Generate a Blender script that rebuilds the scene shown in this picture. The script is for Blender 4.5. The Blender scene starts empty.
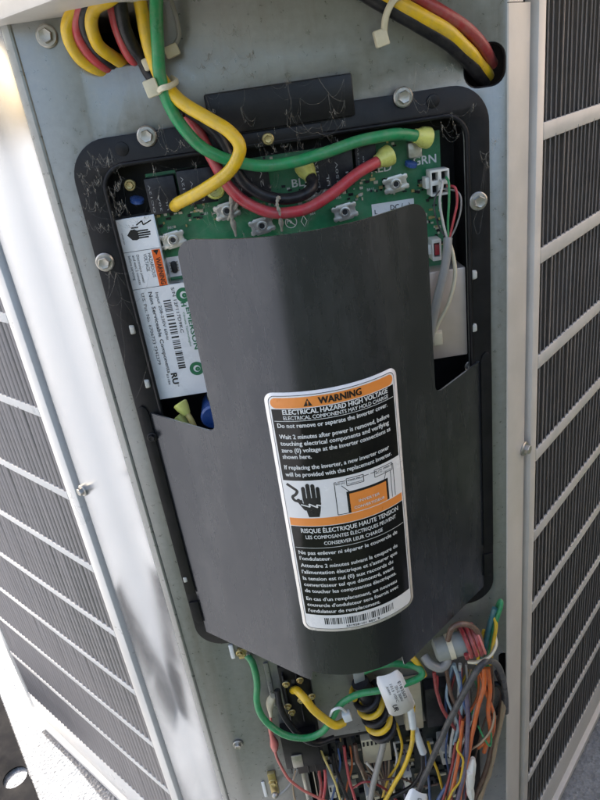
import bpy, bmesh, math, random
from mathutils import Vector, Matrix, noise
random.seed(7)
R_ = math.radians
Z0 = 0.765                       # height of the panel's measuring origin above the ground
# ------------------------------------------------------------------ camera
scene = bpy.context.scene
CAM = Vector((-0.02393, -0.48613, 0.23328 + Z0))
RX = Vector((0.98760753, -0.08373168, -0.13274176))
DN = Vector((-0.15579947, -0.42110836, -0.89352911))
FW = Vector((0.01891803, 0.90313718, -0.42893513))
FPX = 660.0
cd = bpy.data.cameras.new('camera'); cam = bpy.data.objects.new('camera', cd)
scene.collection.objects.link(cam)
m3 = Matrix((RX, -DN, -FW)).transposed()
cam.matrix_world = Matrix.Translation(CAM) @ m3.to_4x4()
cd.sensor_fit = 'VERTICAL'; cd.sensor_height = 24.0; cd.lens = 24.0 * FPX / 800
cd.clip_start = 0.01; cd.clip_end = 400
scene.camera = cam
scene.render.resolution_x = 768; scene.render.resolution_y = 1024
# ------------------------------------------------------------------ sky and sun
SUN = Vector((-0.52, 0.60, 0.58)).normalized()
world = bpy.data.worlds.new('World'); scene.world = world; world.use_nodes = True
wn = world.node_tree.nodes; wl = world.node_tree.links
sky = wn.new('ShaderNodeTexSky'); sky.sky_type = 'NISHITA'; sky.sun_disc = False
sky.sun_elevation = math.asin(SUN.z); sky.sun_rotation = math.atan2(SUN.x, SUN.y)
sky.air_density = 1.0; sky.dust_density = 6.0; sky.ozone_density = 0.4
wl.new(sky.outputs[0], wn['Background'].inputs[0]); wn['Background'].inputs[1].default_value = 0.125
ld = bpy.data.lights.new('sun', 'SUN'); ld.energy = 3.7; ld.angle = R_(0.6); ld.color = (1.0, 0.97, 0.94)
sun = bpy.data.objects.new('sun', ld); scene.collection.objects.link(sun)
sun.rotation_euler = (-SUN).to_track_quat('-Z', 'Y').to_euler(); sun.location = (-3, 3, 5)
vs = scene.view_settings
vs.view_transform = 'Standard'; vs.look = 'None'; vs.gamma = 1.0; vs.exposure = 2.1; vs.use_curve_mapping = False

# ------------------------------------------------------------------ helpers
COL = scene.collection
MM = 0.001
def W(u, v, w=0.0):              # panel coordinates in mm (right, up, out of the panel) to world
    return Vector((u * MM, -w * MM, v * MM + Z0))
def P(px, py, w=0.0):            # a point measured in the photograph that lies w mm in front of the panel
    r = RX * ((px - 300) / FPX) + DN * ((py - 400) / FPX) + FW
    t = (-w * MM - CAM.y) / r.y
    return CAM + r * t
def UV(px, py, w=0.0):
    p = P(px, py, w); return p.x / MM, (p.z - Z0) / MM
def mesh_obj(name, verts, faces, mat=None, parent=None, smooth=None):
    me = bpy.data.meshes.new(name); me.from_pydata([tuple(v) for v in verts], [], faces); me.update()
    o = bpy.data.objects.new(name, me); COL.objects.link(o)
    if mat: me.materials.append(mat)
    if parent: o.parent = parent
    if smooth is not None:
        me.shade_smooth(); me.set_sharp_from_angle(angle=R_(smooth))
    return o
def tag(o, label, cat, group=None, kind=None):
    if label: o['label'] = label
    if cat: o['category'] = cat
    if group: o['group'] = group
    if kind: o['kind'] = kind
    return o
def thing(name, label, cat, group=None):
    o = bpy.data.objects.new(name, None); COL.objects.link(o); o.empty_display_size = 0.02
    return tag(o, label, cat, group)
class MB:
    def __init__(s): s.v = []; s.f = []
    def add(s, vs, fs):
        b = len(s.v); s.v += [Vector(q) for q in vs]; s.f += [tuple(b + i for i in f) for f in fs]
    def hexa(s, p):              # 8 points: bottom loop 0-3, top loop 4-7
        s.add(p, [(3, 2, 1, 0), (4, 5, 6, 7), (0, 1, 5, 4), (1, 2, 6, 5), (2, 3, 7, 6), (3, 0, 4, 7)])
    def box(s, u0, u1, v0, v1, w0, w1):
        s.hexa([W(u0, v0, w0), W(u1, v0, w0), W(u1, v1, w0), W(u0, v1, w0), W(u0, v0, w1), W(u1, v0, w1), W(u1, v1, w1), W(u0, v1, w1)])
    def obox(s, c, ax, ay, az, a, b, d):
        s.hexa([c + ax * (i * a) + ay * (j * b) + az * (k * d) for k in (-1, 1) for i, j in ((-1, -1), (1, -1), (1, 1), (-1, 1))])
    def prism(s, pts2, fn, w0, w1):   # extrude a closed outline
        n = len(pts2)
        s.add([fn(a, b, w0) for a, b in pts2] + [fn(a, b, w1) for a, b in pts2],
              [tuple(range(n))[::-1], tuple(range(n, 2 * n))] + [(i, (i + 1) % n, n + (i + 1) % n, n + i) for i in range(n)])
    def lathe(s, c, ax, prof, n=20):  # prof: list of (radius, height) along ax
        ax = ax.normalized(); e = Vector((0, 0, 1)) if abs(ax.z) < .9 else Vector((1, 0, 0))
        x = ax.cross(e).normalized(); y = ax.cross(x)
        vs = []; fs = []
        for r, h in prof:
            for k in range(n):
                a = 2 * math.pi * k / n; vs.append(c + ax * h + x * (r * math.cos(a)) + y * (r * math.sin(a)))
        for j in range(len(prof) - 1):
            for k in range(n):
                fs.append((j * n + k, j * n + (k + 1) % n, (j + 1) * n + (k + 1) % n, (j + 1) * n + k))
        fs.append(tuple(range(n))[::-1]); fs.append(tuple(range((len(prof) - 1) * n, len(prof) * n)))
        s.add(vs, fs)
    def tube(s, pts, r, n=10, rad=None):
        pts = [Vector(p) for p in pts]; N = len(pts)
        t0 = (pts[1] - pts[0]).normalized()
        e = Vector((0, 0, 1)) if abs(t0.z) < .9 else Vector((1, 0, 0))
        x = t0.cross(e).normalized(); vs = []; fs = []
        for i, p in enumerate(pts):
            t = (pts[min(i + 1, N - 1)] - pts[max(i - 1, 0)]).normalized()
            x = (x - t * x.dot(t)).normalized(); y = t.cross(x)
            rr = r if rad is None else rad[i]
            for k in range(n):
                a = 2 * math.pi * k / n; vs.append(p + x * (rr * math.cos(a)) + y * (rr * math.sin(a)))
        for i in range(N - 1):
            for k in range(n):
                fs.append((i * n + k, i * n + (k + 1) % n, (i + 1) * n + (k + 1) % n, (i + 1) * n + k))
        fs.append(tuple(range(n))[::-1]); fs.append(tuple(range((N - 1) * n, N * n)))
        s.add(vs, fs)
    def build(s, name, mat=None, parent=None, smooth=None, bevel=0.0, seg=2):
        o = mesh_obj(name, s.v, s.f, mat, parent, None)
        me = o.data
        bm = bmesh.new(); bm.from_mesh(me); bmesh.ops.recalc_face_normals(bm, faces=bm.faces)
        if bevel:
            es = [e for e in bm.edges if len(e.link_faces) == 2 and e.calc_face_angle(0) > .6]
            bmesh.ops.bevel(bm, geom=es, offset=bevel, segments=seg, affect='EDGES', profile=.5, clamp_overlap=True)
        bm.to_mesh(me); bm.free()
        if smooth is not None: me.shade_smooth(); me.set_sharp_from_angle(angle=R_(smooth))
        return o
def crom(pts, k=6):              # Catmull-Rom through the points
    pts = [Vector(p) for p in pts]; q = [pts[0] * 2 - pts[1]] + pts + [pts[-1] * 2 - pts[-2]]; out = []
    for i in range(1, len(q) - 2):
        a, b, c, d = q[i - 1:i + 3]
        for j in range(k):
            t = j / k
            out.append(.5 * ((2 * b) + (c - a) * t + (2 * a - 5 * b + 4 * c - d) * t * t + (3 * b - a - 3 * c + d) * t ** 3))
    out.append(pts[-1]); return out
def rrect(u0, u1, v0, v1, r, n=6):
    out = []
    for cx, cy, a0 in ((u1 - r, v1 - r, 0), (u0 + r, v1 - r, 90), (u0 + r, v0 + r, 180), (u1 - r, v0 + r, 270)):
        for k in range(n + 1):
            a = R_(a0 + 90 * k / n); out.append((cx + r * math.cos(a), cy + r * math.sin(a)))
    return out
def sheet(name, outline, holes, w0, w1, mat, parent=None, bevel=0.0, fn=None, smooth=35):
    # a flat sheet with holes: filled 2D curve, extruded between w0 and w1
    c = bpy.data.curves.new(name + '_curve', 'CURVE'); c.dimensions = '2D'; c.fill_mode = 'BOTH'
    for pl in [outline] + holes:
        sp = c.splines.new('POLY'); sp.points.add(len(pl) - 1); sp.use_cyclic_u = True
        for q, (a, b) in zip(sp.points, pl): q.co = (a * MM, b * MM, 0, 1)
    c.extrude = abs(w1 - w0) / 2 * MM - bevel * MM; c.bevel_depth = bevel * MM; c.offset = -bevel * MM; c.bevel_resolution = 1
    t = bpy.data.objects.new('tmp', c); COL.objects.link(t)
    dg = bpy.context.evaluated_depsgraph_get(); me = bpy.data.meshes.new_from_object(t.evaluated_get(dg))
    bpy.data.objects.remove(t); bpy.data.curves.remove(c)
    wm = (w0 + w1) / 2; fn = fn or W
    me.name = name
    for vtx in me.vertices: vtx.co = fn(vtx.co.x / MM, vtx.co.y / MM, wm + vtx.co.z / MM)
    bm = bmesh.new(); bm.from_mesh(me); bmesh.ops.remove_doubles(bm, verts=bm.verts, dist=1e-6)
    bmesh.ops.recalc_face_normals(bm, faces=bm.faces); bm.to_mesh(me); bm.free()
    o = bpy.data.objects.new(name, me); COL.objects.link(o)
    me.materials.clear(); me.materials.append(mat)
    if parent: o.parent = parent
    me.shade_smooth(); me.set_sharp_from_angle(angle=R_(smooth))
    return o
def copy_to(src, loc, parent=None, rot=None):
    o = src.copy(); COL.objects.link(o); o.location = loc
    if rot is not None: o.rotation_euler = rot
    o.parent = parent; return o

# ------------------------------------------------------------------ materials
def mk(name, col, rough=.5, metal=0.0, var=.12, scale=60, bump=0.0, bscale=300, dust=0.0, dcol=(.42, .38, .31), rvar=.1, stretch=None, spec=.5, coat=0.0, dscale=None):
    m = bpy.data.materials.new(name); m.use_nodes = True; nt = m.node_tree; N = nt.nodes; L = nt.links
    b = N['Principled BSDF']; b.inputs['Roughness'].default_value = rough; b.inputs['Metallic'].default_value = metal
    b.inputs['Specular IOR Level'].default_value = spec; b.inputs['Coat Weight'].default_value = coat; b.inputs['Coat Roughness'].default_value = .1
    tc = N.new('ShaderNodeTexCoord'); vec = tc.outputs['Object']
    if stretch:
        mp = N.new('ShaderNodeMapping'); mp.inputs['Scale'].default_value = stretch; L.new(vec, mp.inputs[0]); vec = mp.outputs[0]
    n1 = N.new('ShaderNodeTexNoise'); n1.inputs['Scale'].default_value = scale; n1.inputs['Detail'].default_value = 6; n1.inputs['Roughness'].default_value = .65
    L.new(vec, n1.inputs['Vector'])
    mr = N.new('ShaderNodeMapRange'); mr.inputs[1].default_value = .3; mr.inputs[2].default_value = .7; mr.inputs[3].default_value = 1 - var; mr.inputs[4].default_value = 1 + var
    L.new(n1.outputs[0], mr.inputs[0])
    mx = N.new('ShaderNodeVectorMath'); mx.operation = 'SCALE'; mx.inputs[0].default_value = col; L.new(mr.outputs[0], mx.inputs['Scale'])
    out = mx.outputs[0]
    if dust > 0:
        n2 = N.new('ShaderNodeTexNoise'); n2.inputs['Scale'].default_value = dscale or scale * .7; n2.inputs['Detail'].default_value = 9; n2.inputs['Roughness'].default_value = .75
        L.new(tc.outputs['Object'], n2.inputs['Vector'])
        m2 = N.new('ShaderNodeMapRange'); m2.inputs[1].default_value = .42; m2.inputs[2].default_value = .72; m2.inputs[3].default_value = 0; m2.inputs[4].default_value = dust
        L.new(n2.outputs[0], m2.inputs[0])
        mix = N.new('ShaderNodeMix'); mix.data_type = 'RGBA'; L.new(m2.outputs[0], mix.inputs[0]); L.new(out, mix.inputs[6]); mix.inputs[7].default_value = (*dcol, 1)
        out = mix.outputs[2]
    L.new(out, b.inputs['Base Color'])
    mr3 = N.new('ShaderNodeMapRange'); mr3.inputs[1].default_value = .3; mr3.inputs[2].default_value = .7; mr3.inputs[3].default_value = max(.02, rough - rvar); mr3.inputs[4].default_value = min(1, rough + rvar)
    L.new(n1.outputs[0], mr3.inputs[0]); L.new(mr3.outputs[0], b.inputs['Roughness'])
    if bump:
        n3 = N.new('ShaderNodeTexNoise'); n3.inputs['Scale'].default_value = bscale; n3.inputs['Detail'].default_value = 4; L.new(vec, n3.inputs['Vector'])
        bp = N.new('ShaderNodeBump'); bp.inputs['Strength'].default_value = bump; bp.inputs['Distance'].default_value = .001
        L.new(n3.outputs[0], bp.inputs['Height']); L.new(bp.outputs[0], b.inputs['Normal'])
    return m
M = {}
M['panel'] = mk('panel_paint', (.285, .293, .288), .34, .55, .11, 160, .05, 600, .38, (.27, .26, .235), .1, dscale=22)
def streaks(m, col, amt, sc=(38, 38, 3.2), lo=.52, hi=.74):
    nt = m.node_tree; N = nt.nodes; L = nt.links; b = N['Principled BSDF']; src = b.inputs['Base Color'].links[0].from_socket
    tc = N.new('ShaderNodeTexCoord'); mp = N.new('ShaderNodeMapping'); mp.inputs['Scale'].default_value = sc; L.new(tc.outputs['Object'], mp.inputs[0])
    n = N.new('ShaderNodeTexNoise'); n.inputs['Scale'].default_value = 1.0; n.inputs['Detail'].default_value = 10; n.inputs['Roughness'].default_value = .7; L.new(mp.outputs[0], n.inputs['Vector'])
    r = N.new('ShaderNodeMapRange'); r.inputs[1].default_value = lo; r.inputs[2].default_value = hi; r.inputs[3].default_value = 0; r.inputs[4].default_value = amt; L.new(n.outputs[0], r.inputs[0])
    x = N.new('ShaderNodeMix'); x.data_type = 'RGBA'; L.new(r.outputs[0], x.inputs[0]); L.new(src, x.inputs[6]); x.inputs[7].default_value = (*col, 1); L.new(x.outputs[2], b.inputs['Base Color'])
    r2 = N.new('ShaderNodeMapRange'); r2.inputs[1].default_value = lo; r2.inputs[2].default_value = hi; r2.inputs[3].default_value = b.inputs['Metallic'].default_value; r2.inputs[4].default_value = b.inputs['Metallic'].default_value * .4; L.new(n.outputs[0], r2.inputs[0]); L.new(r2.outputs[0], b.inputs['Metallic'])
streaks(M['panel'], (.20, .18, .15), .6)
streaks(M['panel'], (.55, .54, .50), .35, (300, 300, 300), .64, .78)
M['return'] = mk('side_sheet_metal', (.36, .385, .42), .2, .85, .05, 12, .012, 14, .12, (.5, .49, .46), .06)
M['guard'] = mk('guard_paint', (.56, .53, .49), .42, .1, .08, 30, .05, 300, .18, (.4, .36, .3))
M['slat'] = mk('guard_slat_shaded', (.34, .31, .29), .4, .2, .1, 40, 0, 300, .15)  # same paint as the bars; shade between the blades put into the colour
M['dark'] = mk('dark_cavity', (.012, .012, .014), .7)
M['blackplastic'] = mk('black_plastic', (.006, .006, .008), .42, 0, .2, 60, .05, 500, .06, (.16, .14, .12), .1, spec=.28)
M['cover'] = mk('cover_paint', (.062, .066, .075), .27, .75, .06, 9, 0, 900, .03, (.3, .29, .27), .05, stretch=(6, 6, .6), dscale=14)
streaks(M['cover'], (.30, .29, .27), .35, (420, 420, 420), .70, .76)
streaks(M['cover'], (.22, .215, .21), .22, (9, 9, 4), .5, .8)
M['edge'] = mk('cut_steel', (.5, .5, .5), .35, 1, .1, 200)
M['steel'] = mk('zinc_steel', (.44, .425, .395), .38, .8, .2, 150, .12, 600, .5, (.30, .27, .22), dscale=180)
M['clip'] = mk('white_clip', (.46, .46, .42), .5, 0, .06, 100, 0, 300, .3)
M['pcb'] = mk('pcb_green', (.024, .19, .08), .35, 0, .2, 90, .03, 800, .34, (.22, .26, .2), .08)
M['pcbdark'] = mk('pcb_dark', (.012, .02, .02), .45, 0, .2, 90, .05, 600, .3, (.16, .15, .13))
M['relay'] = mk('relay_black', (.010, .010, .014), .38, 0, .2, 80, .03, 500, .22, (.14, .14, .14), spec=.3)
M['terminal'] = mk('tin_terminal', (.60, .585, .54), .36, .75, .14, 200, .15, 700, .5, (.45, .43, .38))
M['label_white'] = mk('label_white', (.78, .79, .80), .3, 0, .03, 40, .02, 100, .06)
M['tag'] = mk('tag_white', (.78, .79, .81), .4, 0, .04, 60)
M['print_black'] = mk('print_black', (.012, .012, .014), .3, 0, .05, 60)
M['print_white'] = mk('print_white', (.72, .72, .70), .4, 0, .05, 60)
M['print_grey'] = mk('print_grey', (.30, .30, .30), .5, 0, .2, 200)
M['print_orange'] = mk('print_orange', (.80, .27, .055), .35, 0, .05, 60)
M['print_red'] = mk('print_orange_red', (.75, .13, .02), .35, 0, .05, 60)
M['print_green'] = mk('print_green', (.02, .16, .07), .35, 0, .05, 60)
M['nylon'] = mk('nylon_tie', (.62, .57, .42), .4, 0, .08, 100, 0, 300, .2)
M['boot'] = mk('yellow_boot', (.62, .64, .16), .3, 0, .08, 120, 0, 300, .2)
M['cream'] = mk('cream_plastic', (.58, .52, .38), .45, 0, .08, 80, 0, 300, .3)
M['white'] = mk('white_nylon', (.72, .71, .66), .4, 0, .05, 80, 0, 300, .2)
M['clear'] = mk('clear_sleeve', (.62, .66, .68), .2, 0, .08, 80)
M['beige'] = mk('shield_metal', (.56, .47, .42), .38, .5, .06, 40, 0, 300, .15)
M['brass'] = mk('brass', (.5, .4, .18), .4, .9, .15, 150, 0, 300, .3)
M['bluecap'] = mk('blue_capacitor', (.02, .08, .3), .3, 0, .1, 80, 0, 300, .2)
M['ferrite'] = mk('ferrite_grey', (.27, .29, .27), .5, 0, .08, 80, 0, 300, .2)
M['web'] = mk('cobweb', (.40, .37, .32), .9); M['web'].node_tree.nodes['Principled BSDF'].inputs['Alpha'].default_value = .42
M['clump'] = mk('dust_clump', (.36, .33, .27), .95, 0, .3, 300, .5, 900)
M['loose'] = mk('loose_panel_paint', (.010, .010, .011), .95, .0, .1, 30, 0, 300, .03, spec=.05)
WC = dict(yellow=(.72, .46, .012), green=(.014, .25, .085), red=(.50, .045, .06), black=(.010, .010, .014), pink=(.62, .16, .14), grey=(.26, .255, .245), orange=(.62, .13, .025),
          blue=(.05, .11, .28), white=(.62, .60, .56), brown=(.13, .07, .05), tan=(.33, .24, .15), purple=(.12, .10, .17), teal=(.02, .15, .17), paleyellow=(.62, .5, .16), darkgrey=(.055, .055, .06), sky=(.28, .38, .45), darkred=(.30, .03, .035))
for k, c in WC.items():
    M['w_' + k] = mk('insulation_' + k, c, .36, 0, .14, 70, .06, 400, (.34 if k not in ('black',) else .1), (.30, .27, .22), .12, dscale=130, spec=(.5 if k not in ('black', 'darkgrey') else .3))

# ground: worn concrete with exposed pebbles
def ground_mat():
    m = bpy.data.materials.new('worn_concrete'); m.use_nodes = True; nt = m.node_tree; N = nt.nodes; L = nt.links; b = N['Principled BSDF']
    tc = N.new('ShaderNodeTexCoord'); n = N.new('ShaderNodeTexNoise'); n.inputs['Scale'].default_value = 7; n.inputs['Detail'].default_value = 10; n.inputs['Roughness'].default_value = .7
    L.new(tc.outputs['Object'], n.inputs[0]); v = N.new('ShaderNodeTexVoronoi'); v.inputs['Scale'].default_value = 240; L.new(tc.outputs['Object'], v.inputs[0])
    r = N.new('ShaderNodeValToRGB'); r.color_ramp.elements[0].position = .3; r.color_ramp.elements[0].color = (.25, .258, .268, 1); r.color_ramp.elements[1].position = .72; r.color_ramp.elements[1].color = (.41, .425, .445, 1)
    L.new(n.outputs[0], r.inputs[0])
    mx = N.new('ShaderNodeMix'); mx.data_type = 'RGBA'; mx.blend_type = 'MULTIPLY'; mx.inputs[0].default_value = .45; L.new(r.outputs[0], mx.inputs[6]); bw = N.new('ShaderNodeRGBToBW'); L.new(v.outputs['Color'], bw.inputs[0]); L.new(bw.outputs[0], mx.inputs[7]); L.new(mx.outputs[2], b.inputs['Base Color'])
    b.inputs['Roughness'].default_value = .85
    bp = N.new('ShaderNodeBump'); bp.inputs['Strength'].default_value = .5; bp.inputs['Distance'].default_value = .004; L.new(v.outputs['Distance'], bp.inputs['Height']); L.new(bp.outputs[0], b.inputs['Normal'])
    return m
M['ground'] = ground_mat()

# ------------------------------------------------------------------ lettering
def letters(items):
    """items: (text, x, y, size, align, width or None, bold). Returns (verts, faces) for each item."""
    tmp = []
    for (t, x, y, size, al, wid, bold) in items:
        c = bpy.data.curves.new('t', 'FONT'); c.body = t; c.size = size; c.align_x = 'LEFT'; c.align_y = 'CENTER'; c.resolution_u = 2; c.offset = 0; c.fill_mode = 'FRONT'
        o = bpy.data.objects.new('t', c); COL.objects.link(o); tmp.append(o)
    dg = bpy.context.evaluated_depsgraph_get(); res = []
    for o, (t, x, y, size, al, wid, bold) in zip(tmp, items):
        me = bpy.data.meshes.new_from_object(o.evaluated_get(dg))
        xs = [q.co.x for q in me.vertices]; x0, x1 = min(xs), max(xs); k = 1 if not wid else wid / (x1 - x0)
        off = {'L': 0, 'C': -(x1 - x0) * k / 2, 'R': -(x1 - x0) * k}[al]
        V = []; F = []; nv = len(me.vertices); h = bold * size * .42
        for c_, (dx, dy) in enumerate(((0, 0), (-h, -h * .5), (h, h * .5), (-h, h * .5), (h, -h * .5)) if bold else ((0, 0),)):   # heavier strokes: thin stacked copies
            V += [(x + off + (q.co.x - x0) * k + dx, y + q.co.y + dy, c_) for q in me.vertices]; F += [tuple(c_ * nv + i for i in p.vertices) for p in me.polygons]
        res.append((V, F))
        bpy.data.meshes.remove(me)
    for o in tmp:
        c = o.data; bpy.data.objects.remove(o); bpy.data.curves.remove(c)
    return res
def print_text(name, items, fn, mat, parent):
    out = []
    for V, F in letters(items): out.append(mesh_obj(name, [fn(a, b) + Vector((0, -.00003 * c_, 0)) for a, b, c_ in V], F, mat, parent))
    return out

# ------------------------------------------------------------------ ground and loose panel
g = mesh_obj('ground', [(-60, -60, 0), (60, -60, 0), (60, 60, 0), (-60, 60, 0)], [(0, 1, 2, 3)], M['ground']); g['kind'] = 'structure'
def slab(name, x0, x1, y0, y1, z0, z1, mat):
    o = mesh_obj(name, [(x, y, z) for z in (z0, z1) for x, y in ((x0, y0), (x1, y0), (x1, y1), (x0, y1))], [(3, 2, 1, 0), (4, 5, 6, 7), (0, 1, 5, 4), (1, 2, 6, 5), (2, 3, 7, 6), (3, 0, 4, 7)], mat); o['kind'] = 'structure'; return o
M['unseen_dark_block'] = mk('dark_block_matte', (.015, .021, .011), .9, 0, .5, 14, 1, 40)  # matte for the added blocks that darken the cover's reflections
slab('unseen_dark_block', -.55, 1.6, -1.75, -1.25, 0.004, 1.1, M['unseen_dark_block']); slab('unseen_dark_block', 1.25, 1.55, -1.24, 2.6, 0.031, .9, M['unseen_dark_block']); slab('unseen_bounce_wall', 1.62, 1.85, -1.60, 2.6, 0.004, 2.3, mk('bounce_wall_tan', (.38, .325, .28), .85, 0, .1, 8, .3, 60))  # added out of view: dark blocks to reflect, tan wall to bounce warm light
M['unseen_dark_slab'] = mk('dark_slab_matte', (.022, .032, .014), .9, 0, .5, 30, .8, 120); slab('unseen_dark_slab', -.62, 1.6, -1.24, -.22, .004, .03, M['unseen_dark_slab']); slab('unseen_dark_slab', .80, 1.6, -.219, 2.6, .004, .03, M['unseen_dark_slab'])  # added out of view: dark slabs to darken what the cover reflects
def G(px, py, z=0.0):
    r = RX * ((px - 300) / FPX) + DN * ((py - 400) / FPX) + FW
    return CAM + r * ((z - CAM.z) / r.z)
pa, pb = G(0, 697, .012), G(38, 800, .012); dr = (pb - pa).normalized(); nl_ = Vector((-dr.y, dr.x, 0))
if nl_.x > 0: nl_ = -nl_
hc = G(14, 775, .012)
def LP(a, b, w): p = pa + dr * (a * MM) + nl_ * (-b * MM); return Vector((p.x, p.y, .004 + w * MM))
ha = (hc - pa).dot(dr) / MM; hb = -(hc - pa).dot(nl_) / MM
hole = [(ha + 20 * math.cos(2 * math.pi * k / 28), hb + 20 * math.sin(2 * math.pi * k / 28)) for k in range(28)]
lo = sheet('loose_panel', [(-120, 0), (330, 0), (330, -130), (-120, -130)], [hole], 0, 2.5, M['loose'], None, .4, LP)
tag(lo, 'dark grey sheet metal panel with a round hole lying on the concrete', 'metal panel')

# ------------------------------------------------------------------ cabinet: corner panel, lid, coil, guards
H2 = math.sqrt(.5)
def RF(s, v, n): return W(160 + s * H2 + n * H2, v, -s * H2 + n * H2)       # right face: along, up, outward
def LF(s, v, n): return W(-160 - s * H2 - n * H2, v, -s * H2 + n * H2)      # left face
cp = thing('corner_panel', 'grey sheet metal corner panel of the outdoor unit carrying the inverter', 'cabinet panel')
obround = lambda u0, u1, v0, v1: rrect(u0, u1, v0, v1, min(u1 - u0, v1 - v0) / 2 - .5)
plate_holes = [rrect(-127, 127, -215, 202, 18), rrect(-122, -72, 258, 330, 18), rrect(128, 157, 214, 241, 10), rrect(-66, 128, -690, -400, 6), rrect(150, 158, -372, -318, 3.5)]
sheet('face_plate', [(-158, -725), (158, -725), (158, 360), (-158, 360)], plate_holes, -1.6, 0, M['panel'], cp, .2)
mb = MB(); pr = [(-158, 0), (-160.5, -.4), (-162, -1.5)]
# rolled edge strip on the left, then the side return
def strip(name, prof, v0, v1, mat):
    mb = MB(); n = len(prof)
    mb.add([W(u, v0, w) for u, w in prof] + [W(u, v1, w) for u, w in prof], [(i, i + 1, n + i + 1, n + i) for i in range(n - 1)])
    o = mb.build(name, mat, cp, 30)
    so = o.modifiers.new('thickness', 'SOLIDIFY'); so.thickness = .0015; so.offset = -1; es_ = o.modifiers.new('split', 'EDGE_SPLIT'); es_.split_angle = R_(35)
    return o
strip('edge_fold', [(-157.9, 0.1), (-158.6, .9), (-160, 1.3), (-163.5, 0), (-165.2, -1.4)], -725, 360, M['panel'])
strip('side_return', [(-165.4, -1.5), (-167.2, -7.2), (-160 - 50 * H2, -50 * H2), (-160 - 106 * H2, -106 * H2), (-160 - 108 * H2, -108 * H2 - 2), (-160 - 107 * H2, -140 * H2)], -725, 360, M['return'])
strip('side_return', [(157.9, .1), (159, 0), (160.5, -1.2), (160 + 32 * H2, -32 * H2), (160 + 33.5 * H2, -33.5 * H2 - 1.5), (160 + 30 * H2, -52 * H2)], -725, 262, M['guard'])
strip('side_return', [(157.9, .1), (159, 0), (160.5, -1.2), (160 + 20 * H2, -20 * H2), (160 + 20 * H2, -52 * H2)], 262.5, 360, M['guard'])
def bolt(c, ax, r, parent, name='bolt', flange=True, mat='steel'):
    mb = MB(); ax = ax.normalized()
    if flange: mb.lathe(c, ax, [(r * 1.55, 0), (r * 1.55, r * .22), (r * 1.35, r * .4), (r, r * .42)], 20)
    e = Vector((0, 0, 1)) if abs(ax.z) < .9 else Vector((1, 0, 0)); x = ax.cross(e).normalized(); y = ax.cross(x); a0 = random.random()
    hx = lambda rr, h: [c + ax * h + x * (rr * math.cos(a0 + k * math.pi / 3)) + y * (rr * math.sin(a0 + k * math.pi / 3)) for k in range(6)]
    lo_, md, hi, ctr = hx(r, r * .3), hx(r, r * 1.15), hx(r * .88, r * 1.28), hx(r * .55, r * 1.2)
    mb.add(lo_ + md + hi + ctr, [(i, (i + 1) % 6, 6 + (i + 1) % 6, 6 + i) for i in range(6)] + [(6 + i, 6 + (i + 1) % 6, 12 + (i + 1) % 6, 12 + i) for i in range(6)] + [(12 + i, 12 + (i + 1) % 6, 18 + (i + 1) % 6, 18 + i) for i in range(6)] + [tuple(range(18, 24))])
    return mb.build(name, M[mat], parent, 30)
OUT = Vector((0, -1, 0))
bolt(P(47, 36, 1), OUT, 4.4 * MM, cp); bolt(P(238, 744, 1), OUT, 3.6 * MM, cp)
bolt(RF(32, -92, 0), Vector((H2, -H2, 0)), 4.5 * MM, cp); bolt(LF(104, -92, 0), Vector((-H2, -H2, 0)), 4 * MM, cp)
# cable grommet lips of the panel holes
for pl, nm in ((plate_holes[1], 'hole_lip'), (plate_holes[2], 'hole_lip')):
    mb = MB(); pts = [W(a, b, -1) for a, b in pl]; mb.tube(pts + [pts[0]], 1.1 * MM, 6); mb.build(nm, M['blackplastic'] if nm == 'hole_lip' and pl is plate_holes[2] else M['panel'], cp, 60)

# lid: square top with a rounded corner, overhanging the corner panel
lid = thing('top_lid', 'pale overhanging lid along the top edge of the unit', 'lid')
def lidpoly(off, r):
    # apex of the two faces lies at (0, w=160); offset outward
    a = 160 + off / H2; n = 8; pts = []
    c = a - r / H2                        # corner circle centre
    for k in range(n + 1):
        t = R_(45 + 90 * k / n); pts.append((c and r * math.cos(t), c + r * math.sin(t)))
    L_ = 950 * H2
    return pts + [(-L_, a - L_), (0, a - 2 * L_), (L_, a - L_)]
for nm, v0, v1, off, mt in (('lid_rim', 290, 345, 15, 'guard'), ('lid_top', 345.5, 365, 6, 'guard')):
    mb = MB(); mb.prism(lidpoly(off, 60), lambda a, b, w: W(a, w, b), v0, v1); mb.build(nm, M[mt], lid, 30, .002)

coil = thing('condenser_coil', 'dark finned coil behind the louvred guards', 'coil')
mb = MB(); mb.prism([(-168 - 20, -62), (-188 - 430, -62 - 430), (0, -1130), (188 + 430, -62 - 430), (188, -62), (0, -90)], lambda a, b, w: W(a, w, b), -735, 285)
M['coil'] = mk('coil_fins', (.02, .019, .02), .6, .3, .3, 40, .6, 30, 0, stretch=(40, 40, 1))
mb.build('fin_block', M['coil'], coil)

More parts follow.
